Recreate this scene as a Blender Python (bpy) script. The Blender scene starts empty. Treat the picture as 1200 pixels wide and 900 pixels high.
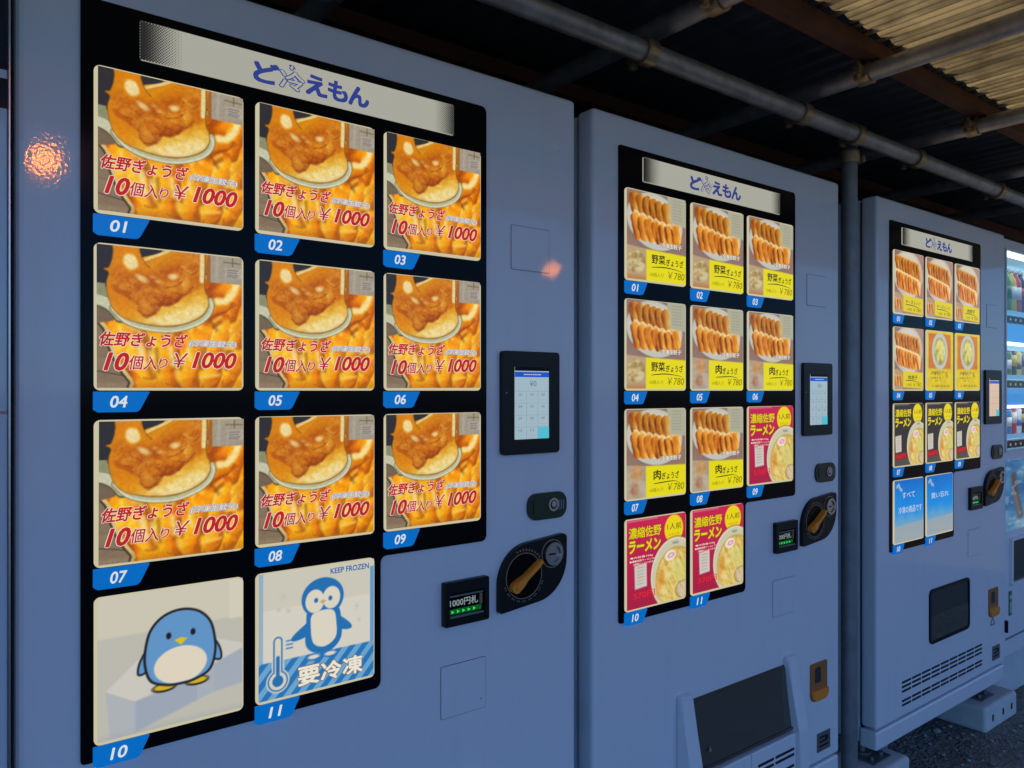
import bpy, bmesh, math, random
import numpy as np
from mathutils import Vector

# ------------------------------------------------------------------ camera, sky, sun, exposure
S = bpy.context.scene
C = S.collection
R = math.radians
EYE = 1.33                       # eye height above the ground
cam = bpy.data.cameras.new('camera')
cam.sensor_width = 36.0
cam.lens = 901.0 / 1200.0 * 36.0
cam.shift_y = 8.0 / 1200.0
cam.clip_start = 0.02
cam.clip_end = 2000
co = bpy.data.objects.new('camera', cam); C.objects.link(co)
co.location = (0, 0, EYE)
co.rotation_euler = (R(90), 0, -R(90 - 52.28))
S.camera = co

W = bpy.data.worlds.new('World'); S.world = W
W.use_nodes = True
nt = W.node_tree
bg = nt.nodes['Background']
sky = nt.nodes.new('ShaderNodeTexSky')
sky.sky_type = 'NISHITA'
sky.sun_disc = False
SUN_EL, SUN_AZ = 18.0, 20.0
sky.sun_elevation = R(SUN_EL)
sky.sun_rotation = R(SUN_AZ)
sky.ozone_density = 10.0
sky.dust_density = 0.3
sky.air_density = 1.0
nt.links.new(sky.outputs[0], bg.inputs[0])
bg.inputs[1].default_value = 0.145

sl = bpy.data.lights.new('sun', 'SUN')
sl.energy = 4.5
sl.angle = R(0.5)
sl.color = (1.0, 0.72, 0.42)
so = bpy.data.objects.new('sun', sl); C.objects.link(so)
_e, _a = R(SUN_EL), R(SUN_AZ)
_d = Vector((math.sin(_a) * math.cos(_e), math.cos(_a) * math.cos(_e), math.sin(_e)))
so.rotation_euler = (-_d).to_track_quat('-Z', 'Y').to_euler()

S.view_settings.view_transform = 'Standard'
S.view_settings.look = 'None'
S.view_settings.gamma = 1.0
S.view_settings.use_curve_mapping = False
S.view_settings.exposure = 0.5
GAIN = 2 ** -0.5              # lit signs are quoted at their displayed brightness

rnd = random.Random(7)
H = lambda h: h + EYE            # height relative to the eye -> world z

# ------------------------------------------------------------------ materials
def lin(c):
    c = np.asarray(c, dtype=float) / 255.0
    return np.where(c <= 0.04045, c / 12.92, ((c + 0.055) / 1.055) ** 2.4)

def rgba(r, g, b):
    l = lin((r, g, b)); return (float(l[0]), float(l[1]), float(l[2]), 1.0)

def base_mat(name):
    m = bpy.data.materials.new(name); m.use_nodes = True
    t = m.node_tree
    return m, t, t.nodes['Principled BSDF']

def mat(name, col, rough=0.5, metal=0.0, spec=0.5, bump=None, var=0.0, vscale=8.0, dark=None):
    """col is linear; bump=(scale, strength, detail); var mixes towards dark by noise."""
    m, t, p = base_mat(name)
    p.inputs['Base Color'].default_value = (*col, 1)
    p.inputs['Roughness'].default_value = rough
    p.inputs['Metallic'].default_value = metal
    p.inputs['Specular IOR Level'].default_value = spec
    tc = t.nodes.new('ShaderNodeTexCoord')
    if var > 0:
        n = t.nodes.new('ShaderNodeTexNoise'); n.inputs['Scale'].default_value = vscale
        n.inputs['Detail'].default_value = 6; n.inputs['Roughness'].default_value = 0.65
        t.links.new(tc.outputs['Object'], n.inputs['Vector'])
        mr = t.nodes.new('ShaderNodeMapRange')
        mr.inputs['From Min'].default_value = 0.35; mr.inputs['From Max'].default_value = 0.7
        mr.inputs['To Min'].default_value = 0.0; mr.inputs['To Max'].default_value = var
        t.links.new(n.outputs['Fac'], mr.inputs['Value'])
        mx = t.nodes.new('ShaderNodeMix'); mx.data_type = 'RGBA'
        mx.inputs['A'].default_value = (*col, 1)
        mx.inputs['B'].default_value = (*(dark or tuple(c * 0.4 for c in col)), 1)
        t.links.new(mr.outputs['Result'], mx.inputs['Factor'])
        t.links.new(mx.outputs['Result'], p.inputs['Base Color'])
    if bump:
        b = t.nodes.new('ShaderNodeTexNoise'); b.inputs['Scale'].default_value = bump[0]
        b.inputs['Detail'].default_value = bump[2]
        t.links.new(tc.outputs['Object'], b.inputs['Vector'])
        bn = t.nodes.new('ShaderNodeBump'); bn.inputs['Strength'].default_value = bump[1]
        bn.inputs['Distance'].default_value = 0.002
        t.links.new(b.outputs['Fac'], bn.inputs['Height'])
        t.links.new(bn.outputs['Normal'], p.inputs['Normal'])
    return m

def emit(name, col, strength=1.0, rough=0.25, spec=0.12):
    m, t, p = base_mat(name)
    p.inputs['Base Color'].default_value = (0.02, 0.02, 0.02, 1)
    p.inputs['Roughness'].default_value = rough
    p.inputs['Specular IOR Level'].default_value = spec
    p.inputs['Emission Color'].default_value = col
    p.inputs['Emission Strength'].default_value = strength * GAIN
    return m

def art_mat(name, strength, lit=True):
    m, t, p = base_mat(name)
    a = t.nodes.new('ShaderNodeAttribute'); a.attribute_name = 'art'
    p.inputs['Roughness'].default_value = 0.22
    if lit: p.inputs['Specular IOR Level'].default_value = 0.10
    if lit:
        p.inputs['Base Color'].default_value = (0.02, 0.02, 0.02, 1)
        t.links.new(a.outputs['Color'], p.inputs['Emission Color'])
        p.inputs['Emission Strength'].default_value = strength * GAIN
    else:
        t.links.new(a.outputs['Color'], p.inputs['Base Color'])
    return m

def glass_mat(name, tint, refl=0.12, rough=0.02):
    m = bpy.data.materials.new(name); m.use_nodes = True
    t = m.node_tree; t.nodes.clear()
    out = t.nodes.new('ShaderNodeOutputMaterial')
    tr = t.nodes.new('ShaderNodeBsdfTransparent'); tr.inputs[0].default_value = (*tint, 1)
    gl = t.nodes.new('ShaderNodeBsdfGlossy'); gl.inputs['Roughness'].default_value = rough
    fr = t.nodes.new('ShaderNodeFresnel'); fr.inputs['IOR'].default_value = 1.5
    mx = t.nodes.new('ShaderNodeMixShader')
    t.links.new(fr.outputs[0], mx.inputs[0]); t.links.new(tr.outputs[0], mx.inputs[1]); t.links.new(gl.outputs[0], mx.inputs[2])
    t.links.new(mx.outputs[0], out.inputs[0])
    return m

M = {}
M['paint'] = mat('white_paint', (0.80, 0.79, 0.83), 0.5, spec=0.2, bump=(260.0, 0.05, 1.0), var=0.05, vscale=3.0, dark=(0.55, 0.57, 0.6))
def clear_coat(m, weight, rough, scale, strength, dist):
    t = m.node_tree; p = t.nodes['Principled BSDF']
    p.inputs['Coat Weight'].default_value = weight; p.inputs['Coat Roughness'].default_value = rough
    tc = t.nodes.new('ShaderNodeTexCoord'); n = t.nodes.new('ShaderNodeTexNoise'); n.inputs['Scale'].default_value = scale; n.inputs['Detail'].default_value = 0.5
    t.links.new(tc.outputs['Object'], n.inputs['Vector'])
    b = t.nodes.new('ShaderNodeBump'); b.inputs['Strength'].default_value = strength; b.inputs['Distance'].default_value = dist
    t.links.new(n.outputs['Fac'], b.inputs['Height']); t.links.new(b.outputs['Normal'], p.inputs['Coat Normal'])
clear_coat(M['paint'], 0.7, 0.012, 230.0, 1.0, 0.00005)
def wear(m):
    t = m.node_tree; p = t.nodes['Principled BSDF']
    src = p.inputs['Base Color'].links[0].from_socket
    tc = t.nodes.new('ShaderNodeTexCoord')
    v = t.nodes.new('ShaderNodeTexVoronoi'); v.inputs['Scale'].default_value = 9.0
    t.links.new(tc.outputs['Object'], v.inputs['Vector'])
    lt = t.nodes.new('ShaderNodeMapRange'); lt.inputs['From Min'].default_value = .018; lt.inputs['From Max'].default_value = .030
    lt.inputs['To Min'].default_value = .55; lt.inputs['To Max'].default_value = 0
    t.links.new(v.outputs['Distance'], lt.inputs['Value'])
    mp = t.nodes.new('ShaderNodeMapping'); mp.inputs['Scale'].default_value = (26, 26, 1.6)
    n = t.nodes.new('ShaderNodeTexNoise'); n.inputs['Scale'].default_value = 1.0; n.inputs['Detail'].default_value = 5
    t.links.new(tc.outputs['Object'], mp.inputs['Vector']); t.links.new(mp.outputs['Vector'], n.inputs['Vector'])
    st = t.nodes.new('ShaderNodeMapRange'); st.inputs['From Min'].default_value = .52; st.inputs['From Max'].default_value = .78; st.inputs['To Max'].default_value = .05
    t.links.new(n.outputs['Fac'], st.inputs['Value'])
    ad = t.nodes.new('ShaderNodeMath'); ad.operation = 'MAXIMUM'
    t.links.new(lt.outputs['Result'], ad.inputs[0]); t.links.new(st.outputs['Result'], ad.inputs[1])
    mx = t.nodes.new('ShaderNodeMix'); mx.data_type = 'RGBA'; mx.inputs['B'].default_value = (.30, .29, .27, 1)
    t.links.new(ad.outputs[0], mx.inputs['Factor']); t.links.new(src, mx.inputs['A']); t.links.new(mx.outputs['Result'], p.inputs['Base Color'])
    n3 = t.nodes.new('ShaderNodeTexNoise'); n3.inputs['Scale'].default_value = 6.0; n3.inputs['Detail'].default_value = 6
    t.links.new(tc.outputs['Object'], n3.inputs['Vector'])
    rr = t.nodes.new('ShaderNodeMapRange'); rr.inputs['From Min'].default_value = .42; rr.inputs['From Max'].default_value = .75; rr.inputs['To Min'].default_value = .010; rr.inputs['To Max'].default_value = .10
    t.links.new(n3.outputs['Fac'], rr.inputs['Value']); t.links.new(rr.outputs['Result'], p.inputs['Coat Roughness'])
wear(M['paint'])
M['paint_side'] = mat('cabinet_paint', (0.68, 0.72, 0.78), 0.35, bump=(200.0, 0.08, 1.0), var=0.12, vscale=5.0, dark=(0.45, 0.46, 0.47))
M['gap'] = mat('dark_rubber', (0.012, 0.012, 0.014), 0.7)
M['panel'] = mat('black_acrylic', (0.006, 0.006, 0.007), 0.10, spec=0.08)
M['black'] = mat('black_plastic', (0.010, 0.010, 0.011), 0.35, spec=0.25, bump=(500.0, 0.05, 1.0))
M['greenblack'] = mat('green_black_plastic', (0.014, 0.034, 0.016), 0.3)
M['cutline'] = mat('dark_seam', (0.20, 0.21, 0.24), 0.6)
M['steel'] = mat('brushed_steel', (0.55, 0.55, 0.55), 0.28, 1.0)
M['dullsteel'] = mat('dull_steel', (0.25, 0.25, 0.25), 0.45, 0.8)
M['lever'] = mat('orange_lever_plastic', (0.95, 0.30, 0.03), 0.35)
M['orangeprint'] = mat('tan_print', (0.35, 0.22, 0.12), 0.5)
M['whiteprint'] = mat('white_print', (0.6, 0.6, 0.6), 0.5)
M['greyprint'] = mat('grey_print', (0.22, 0.23, 0.25), 0.5)
M['amber'] = mat('amber_plastic', (0.95, 0.30, 0.03), 0.2)
M['brownplastic'] = mat('brown_smoked_plastic', (0.42, 0.15, 0.04), 0.15)
M['pipe'] = mat('galvanised_pipe', (0.52, 0.52, 0.50), 0.45, 0.55, bump=(90.0, 0.15, 3.0), var=0.6, vscale=14.0, dark=(0.14, 0.11, 0.08))
M['clamp'] = mat('zinc_clamp', (0.5, 0.4, 0.24), 0.4, 0.7, var=0.6, vscale=40.0, dark=(0.15, 0.08, 0.03))
M['timber'] = mat('rust_brown_timber', (0.17, 0.07, 0.028), 0.8, bump=(60.0, 0.4, 4.0), var=0.7, vscale=12.0, dark=(0.09, 0.04, 0.02))
M['concrete'] = mat('pale_concrete', (0.66, 0.66, 0.64), 0.85, bump=(120.0, 0.35, 4.0), var=0.4, vscale=9.0, dark=(0.42, 0.42, 0.41))
M['wall'] = mat('dark_board_wall', (0.035, 0.033, 0.032), 0.85, bump=(40.0, 0.3, 4.0), var=0.5, vscale=4.0)
M['cavity'] = mat('dark_cavity', (0.025, 0.028, 0.028), 0.6)
M['flapglass'] = mat('smoked_flap', (0.085, 0.075, 0.06), 0.04, spec=0.9)
M['backlight'] = emit('backlit_acrylic', rgba(206, 198, 164), 0.95)
M['header'] = emit('backlit_header', rgba(174, 173, 160), 0.92)
M['tag'] = emit('blue_number_tag', rgba(0, 112, 205), 0.85, 0.3)
M['tagnum'] = emit('white_number', rgba(225, 232, 238), 0.9)
M['logoblue'] = emit('blue_lettering', rgba(52, 68, 150), 0.8)
M['headerdot'] = mat('black_dot', (0.008, 0.008, 0.009), 0.3)
M['red'] = emit('red_lettering', rgba(196, 34, 28), 0.9)
M['white'] = emit('white_lettering', rgba(238, 230, 214), 0.95)
M['paleblue'] = emit('pale_blue_lettering', rgba(196, 208, 226), 0.95)
M['navy'] = emit('navy_lettering', rgba(60, 74, 140), 0.8)
M['blueink'] = emit('blue_ink', rgba(32, 104, 176), 0.85)
M['blackink'] = emit('black_ink', rgba(38, 34, 14), 0.9)
M['greyink'] = emit('grey_ink', rgba(120, 116, 108), 0.9)
M['yellowink'] = emit('yellow_ink', rgba(236, 214, 10), 0.95)
M['oliveink'] = emit('olive_ink', rgba(120, 110, 10), 0.9)
M['redprice'] = emit('red_price', rgba(226, 40, 44), 0.95)
M['card'] = art_mat('card_print', 0.95)
M['screen'] = emit('lit_screen', rgba(168, 194, 206), 0.85, 0.1)
M['screenblue'] = emit('screen_blue', rgba(20, 84, 205), 0.9, 0.1)
M['screencyan'] = emit('screen_cyan', rgba(84, 196, 216), 0.9, 0.1)
M['screenline'] = emit('screen_line', rgba(128, 158, 180), 0.8, 0.1)
M['screenwarm'] = emit('warm_screen', rgba(226, 196, 172), 0.9, 0.1)
M['led'] = emit('green_led', rgba(40, 220, 80), 1.1)
M['leddim'] = emit('dim_green_led', rgba(14, 96, 40), 0.7)
M['ledwhite'] = emit('display_text', rgba(150, 170, 172), 0.7)
M['lamp'] = None

# ------------------------------------------------------------------ mesh builder
class MB:
    def __init__(self):
        self.bm = bmesh.new()
    def face(self, pts, mi=0):
        f = self.bm.faces.new([self.bm.verts.new(p) for p in pts]); f.material_index = mi; return f
    def box(self, x0, x1, y0, y1, z0, z1, mi=0, bev=0.0, seg=2):
        b = bmesh.new()
        bmesh.ops.create_cube(b, size=1.0)
        for v in b.verts:
            v.co = Vector(((x0 + x1) / 2 + v.co.x * (x1 - x0), (y0 + y1) / 2 + v.co.y * (y1 - y0), (z0 + z1) / 2 + v.co.z * (z1 - z0)))
        if bev: bmesh.ops.bevel(b, geom=list(b.edges), offset=bev, segments=seg, affect='EDGES', profile=0.5)
        self.merge(b, mi); return self
    def merge(self, b, mi=0):
        vm = {v: self.bm.verts.new(v.co) for v in b.verts}
        for f in b.faces:
            try:
                g = self.bm.faces.new([vm[v] for v in f.verts]); g.material_index = mi
            except ValueError: pass
        b.free()
    def prism(self, poly, y0, y1, mi=0, axis='y'):
        """poly in (x,z), counter-clockwise seen from the front (-y); y0 is the front."""
        def P(a, c, y):
            return (a, y, c) if axis == 'y' else ((y, a, c) if axis == 'x' else (a, c, y))
        fr = [self.bm.verts.new(P(a, c, y0)) for a, c in poly]
        bk = [self.bm.verts.new(P(a, c, y1)) for a, c in poly]
        n = len(poly)
        self.bm.faces.new(fr).material_index = mi
        self.bm.faces.new(bk[::-1]).material_index = mi
        for i in range(n):
            j = (i + 1) % n
            self.bm.faces.new((fr[j], fr[i], bk[i], bk[j])).material_index = mi
        return self
    def ring(self, outer, inner, y0, y1, mi=0):
        n = len(outer)
        vs = [[self.bm.verts.new((a, y, c)) for a, c in p] for p in (outer, inner) for y in (y0, y1)]
        of, ob, nf, nb = vs
        for i in range(n):
            j = (i + 1) % n
            for q in ((of[i], of[j], nf[j], nf[i]), (of[j], of[i], ob[i], ob[j]), (nf[i], nf[j], nb[j], nb[i])):
                self.bm.faces.new(q).material_index = mi
        return self
    def cyl(self, p0, p1, r0, r1=None, seg=20, mi=0, cap=True):
        return self.tube([p0, p1], [r0, r0 if r1 is None else r1], seg, mi, cap)
    def tube(self, pts, rs, seg=16, mi=0, cap=True):
        pts = [Vector(p) for p in pts]
        if not isinstance(rs, (list, tuple)): rs = [rs] * len(pts)
        rings = []; up = None
        for i, p in enumerate(pts):
            d = (pts[min(i + 1, len(pts) - 1)] - pts[max(i - 1, 0)]).normalized()
            if up is None:
                up = Vector((0, 0, 1)) if abs(d.z) < 0.9 else Vector((1, 0, 0))
            a = d.cross(up).normalized(); b = a.cross(d).normalized(); up = b
            rings.append([self.bm.verts.new(p + (a * math.cos(t) + b * math.sin(t)) * rs[i]) for t in [2 * math.pi * k / seg for k in range(seg)]])
        for A, B in zip(rings, rings[1:]):
            for k in range(seg):
                f = self.bm.faces.new((A[k], A[(k + 1) % seg], B[(k + 1) % seg], B[k])); f.material_index = mi; f.smooth = True
        if cap:
            self.bm.faces.new([self.bm.verts.new(v.co) for v in rings[0][::-1]]).material_index = mi
            self.bm.faces.new([self.bm.verts.new(v.co) for v in rings[-1]]).material_index = mi
        return self
    def lathe(self, prof, cx, cy, z0, seg=16, mi=0, mis=None):
        rings = [[self.bm.verts.new((cx + r * math.cos(2 * math.pi * k / seg), cy + r * math.sin(2 * math.pi * k / seg), z0 + z)) for k in range(seg)] for r, z in prof]
        for i, (A, B) in enumerate(zip(rings, rings[1:])):
            for k in range(seg):
                f = self.bm.faces.new((A[k], A[(k + 1) % seg], B[(k + 1) % seg], B[k])); f.smooth = True
                f.material_index = mis[i] if mis else mi
        self.bm.faces.new(rings[0][::-1]).material_index = mis[0] if mis else mi
        self.bm.faces.new(rings[-1]).material_index = mis[-1] if mis else mi
        return self
    def mesh(self, name, mats):
        bmesh.ops.recalc_face_normals(self.bm, faces=list(self.bm.faces))
        me = bpy.data.meshes.new(name); self.bm.to_mesh(me); self.bm.free()
        for m in (mats if isinstance(mats, (list, tuple)) else [mats]): me.materials.append(m)
        return me
    def build(self, name, mats, parent=None, loc=(0, 0, 0)):
        return link(name, self.mesh(name, mats), parent, loc)

def link(name, me, parent=None, loc=(0, 0, 0)):
    o = bpy.data.objects.new(name, me); C.objects.link(o)
    o.location = loc
    if parent: o.parent = parent
    return o

def thing(name, label, cat, loc=(0, 0, 0), group=None):
    o = bpy.data.objects.new(name, None); C.objects.link(o)
    o.location = loc; o.empty_display_size = 0.05
    return tag(o, label, cat, group)

def tag(o, label, cat, group=None):
    o['label'] = label; o['category'] = cat
    if group: o['group'] = group
    return o

def fillet(pts, rad, seg=6):
    out = []; n = len(pts)
    if not isinstance(rad, (list, tuple)): rad = [rad] * n
    for i in range(n):
        p = Vector(pts[i]); a = Vector(pts[i - 1]); b = Vector(pts[(i + 1) % n]); r = rad[i]
        if r <= 0: out.append(tuple(p)); continue
        d1 = (a - p).normalized(); d2 = (b - p).normalized()
        ang = d1.angle(d2); t = r / math.tan(ang / 2)
        cen = p + (d1 + d2).normalized() * (r / math.sin(ang / 2))
        s = p + d1 * t; e = p + d2 * t
        a0 = math.atan2(s.y - cen.y, s.x - cen.x); a1 = math.atan2(e.y - cen.y, e.x - cen.x)
        dd = (a1 - a0 + math.pi) % (2 * math.pi) - math.pi
        for k in range(seg + 1):
            q = a0 + dd * k / seg
            out.append((cen.x + r * math.cos(q), cen.y + r * math.sin(q)))
    return out

def rrect(x0, x1, z0, z1, r, seg=5):
    return fillet([(x0, z0), (x1, z0), (x1, z1), (x0, z1)], r, seg)

def circ(cx, cz, r, n=28, rz=None):
    return [(cx + r * math.cos(2 * math.pi * k / n), cz + (rz or r) * math.sin(2 * math.pi * k / n)) for k in range(n)]

# ------------------------------------------------------------------ lettering (text turned into mesh)
def glyphs(items, name, mats, width_fit=True):
    """items: dicts s, x, z, w (fitted width) or size, h (cap height scale), shear, bold, mi, y"""
    verts, faces, mis = [], [], []
    for it in items:
        c = bpy.data.curves.new('lettering', 'FONT'); c.body = it['s']; c.size = 1.0
        c.shear = it.get('shear', 0.0); c.resolution_u = 3
        o = bpy.data.objects.new('lettering', c); C.objects.link(o)
        dg = bpy.context.evaluated_depsgraph_get()
        me = bpy.data.meshes.new_from_object(o.evaluated_get(dg))
        n = len(me.vertices)
        if n:
            co = np.empty(n * 3); me.vertices.foreach_get('co', co); co = co.reshape(-1, 3)
            b = it.get('bold', 0.0)
            x0, x1 = co[:, 0].min(), co[:, 0].max()
            z0, z1 = co[:, 1].min(), co[:, 1].max()
            if 'box' in it:
                bx0, bx1, bz0, bz1 = it['box']
                sx = (bx1 - bx0) / (x1 - x0); sz = (bz1 - bz0) / (z1 - z0)
                X = bx0 + (co[:, 0] - x0) * sx; Z = bz0 + (co[:, 1] - z0) * sz
            else:
                sz_ = it['size']; X = it['x'] + (co[:, 0] - x0) * sz_; Z = it['z'] + co[:, 1] * sz_
            y = it.get('y', 0.0)
            # heavier strokes: the glyph stamped around itself, each stamp a hair deeper
            kk = 0 if b <= 0 else (8 if b > .025 else 6)
            sx_, sz_ = (sx, sz) if 'box' in it else (it['size'], it['size'])
            polys = [list(p.vertices) for p in me.polygons]
            for q in range(kk + 1):
                off = len(verts)
                ang = 2 * math.pi * q / kk if kk else 0
                sqf = 1 / max(abs(math.cos(ang)), abs(math.sin(ang))) if it.get('sq') and kk == 8 else 1
                ox = 0 if q == 0 else b * sqf * sx_ * math.cos(ang); oz = 0 if q == 0 else b * sqf * sz_ * math.sin(ang)
                verts += [(float(a) + ox, y + q * .00002, float(d) + oz) for a, d in zip(X, Z)]
                for p in polys:
                    faces.append([off + v for v in p]); mis.append(it.get('mi', 0))
        bpy.data.objects.remove(o); bpy.data.curves.remove(c); bpy.data.meshes.remove(me)
    me = bpy.data.meshes.new(name); me.from_pydata(verts, [], faces)
    for m in mats: me.materials.append(m)
    me.polygons.foreach_set('material_index', mis); me.update()
    return me

def outlined(s, box, shear, bold, rim, mi, mo, y):
    return [dict(s=s, box=box, shear=shear, bold=bold + rim, mi=mo, y=y + 0.0006),
            dict(s=s, box=box, shear=shear, bold=bold, mi=mi, y=y)]

# ------------------------------------------------------------------ printed pictures: a fine grid coloured per vertex
class Art:
    def __init__(s, n, bgc):
        s.n = n
        g = np.linspace(0, 1, n)
        s.U, s.V = np.meshgrid(g, g)
        s.img = np.empty((n, n, 3)); s.img[:] = np.array(bgc, float) / 255
        s.px = 1.0 / n
    def noise(s, seed, fu, fv, octv=4, rot=0.0, rough=0.55):
        rs = np.random.RandomState(seed)
        c, q = math.cos(rot), math.sin(rot)
        a = (s.U * c + s.V * q); b = (-s.U * q + s.V * c)
        out = np.zeros_like(a); amp = 1.0; tot = 0
        for _ in range(octv):
            L = rs.rand(64, 64)
            x = a * fu + 31.7; y = b * fv + 17.3
            xi = np.floor(x).astype(int); yi = np.floor(y).astype(int)
            fx = x - xi; fy = y - yi
            fx = fx * fx * (3 - 2 * fx); fy = fy * fy * (3 - 2 * fy)
            g = lambda i, j: L[(yi + j) % 64, (xi + i) % 64]
            out += amp * ((g(0, 0) * (1 - fx) + g(1, 0) * fx) * (1 - fy) + (g(0, 1) * (1 - fx) + g(1, 1) * fx) * fy)
            tot += amp; amp *= rough; fu *= 2.03; fv *= 2.03
        return out / tot
    def sd(s, pts):
        P = np.array(pts, float); d = np.full(s.U.shape, 9.0); ins = np.zeros(s.U.shape, bool)
        n = len(P)
        for i in range(n):
            ax, ay = P[i]; bx, by = P[(i + 1) % n]
            ex, ey = bx - ax, by - ay
            l2 = ex * ex + ey * ey + 1e-12
            t = np.clip(((s.U - ax) * ex + (s.V - ay) * ey) / l2, 0, 1)
            d = np.minimum(d, np.hypot(s.U - ax - t * ex, s.V - ay - t * ey))
            cr = ((ay > s.V) != (by > s.V))
            if by != ay:
                xx = ax + (s.V - ay) * ex / (by - ay)
                ins ^= cr & (s.U < xx)
        return np.where(ins, -d, d)
    def seg(s, pts):
        d = np.full(s.U.shape, 9.0)
        for (ax, ay), (bx, by) in zip(pts, pts[1:]):
            ex, ey = bx - ax, by - ay
            t = np.clip(((s.U - ax) * ex + (s.V - ay) * ey) / (ex * ex + ey * ey + 1e-12), 0, 1)
            d = np.minimum(d, np.hypot(s.U - ax - t * ex, s.V - ay - t * ey))
        return d
    def mask(s, d, soft=None):
        soft = s.px if soft is None else soft
        return np.clip(0.5 - d / (2 * soft), 0, 1)
    def ell(s, cx, cy, rx, ry, rot=0.0):
        c, q = math.cos(rot), math.sin(rot)
        a = (s.U - cx) * c + (s.V - cy) * q; b = -(s.U - cx) * q + (s.V - cy) * c
        return (np.hypot(a / rx, b / ry) - 1) * min(rx, ry)
    def put(s, m, col, k=1.0):
        col = np.array(col, float)
        if col.max() > 1.5: col = col / 255
        m = (m * k)[..., None]
        s.img = s.img * (1 - m) + col * m
    def poly(s, pts, col, soft=None, k=1.0, smooth=True):
        p = curve(pts) if smooth else pts
        d = s.sd(p); s.put(s.mask(d, soft), col, k); return d
    def line(s, pts, w, col, soft=None, k=1.0, smooth=True):
        p = curve(pts, False) if smooth and len(pts) > 2 else pts
        s.put(s.mask(s.seg(p) - w / 2, soft), col, k)
    def mul(s, f):
        s.img = np.clip(s.img * f[..., None], 0, 1)
    def mesh(s, name, w, h, m):
        n = s.n
        X, Z = np.meshgrid(np.linspace(0, w, n), np.linspace(h, 0, n))
        v = np.stack([X, np.zeros_like(X), Z], -1).reshape(-1, 3)
        i = np.arange(n * n).reshape(n, n)
        f = np.stack([i[1:, :-1], i[1:, 1:], i[:-1, 1:], i[:-1, :-1]], -1).reshape(-1, 4)
        me = bpy.data.meshes.new(name); me.from_pydata(v.tolist(), [], f.tolist())
        at = me.color_attributes.new('art', 'FLOAT_COLOR', 'POINT')
        c = np.ones((n * n, 4)); c[:, :3] = lin(np.clip(s.img, 0, 1) * 255).reshape(-1, 3)
        at.data.foreach_set('color', c.ravel().astype(np.float32))
        me.materials.append(m); me.update()
        return me

def curve(pts, closed=True, k=6):
    P = [np.array(p, float) for p in pts]; n = len(P); out = []
    for i in range(n if closed else n - 1):
        p0 = P[i - 1] if closed or i > 0 else P[i]
        p1, p2 = P[i], P[(i + 1) % n]
        p3 = P[(i + 2) % n] if closed or i + 2 < n else p2
        for t in np.linspace(0, 1, k, endpoint=False):
            out.append(tuple(0.5 * (2 * p1 + (p2 - p0) * t + (2 * p0 - 5 * p1 + 4 * p2 - p3) * t * t + (3 * p1 - p0 - 3 * p2 + p3) * t ** 3)))
    if not closed: out.append(tuple(P[-1]))
    return out

def mixc(a, b, t):
    a, b = np.array(a, float) / 255, np.array(b, float) / 255
    return a * (1 - t[..., None]) + b * t[..., None]

def ramp(t, stops):
    """stops: [(pos, rgb)]"""
    xs = [p for p, _ in stops]
    return np.stack([np.interp(t, xs, [c[k] / 255 for _, c in stops]) for k in range(3)], -1)

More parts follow.
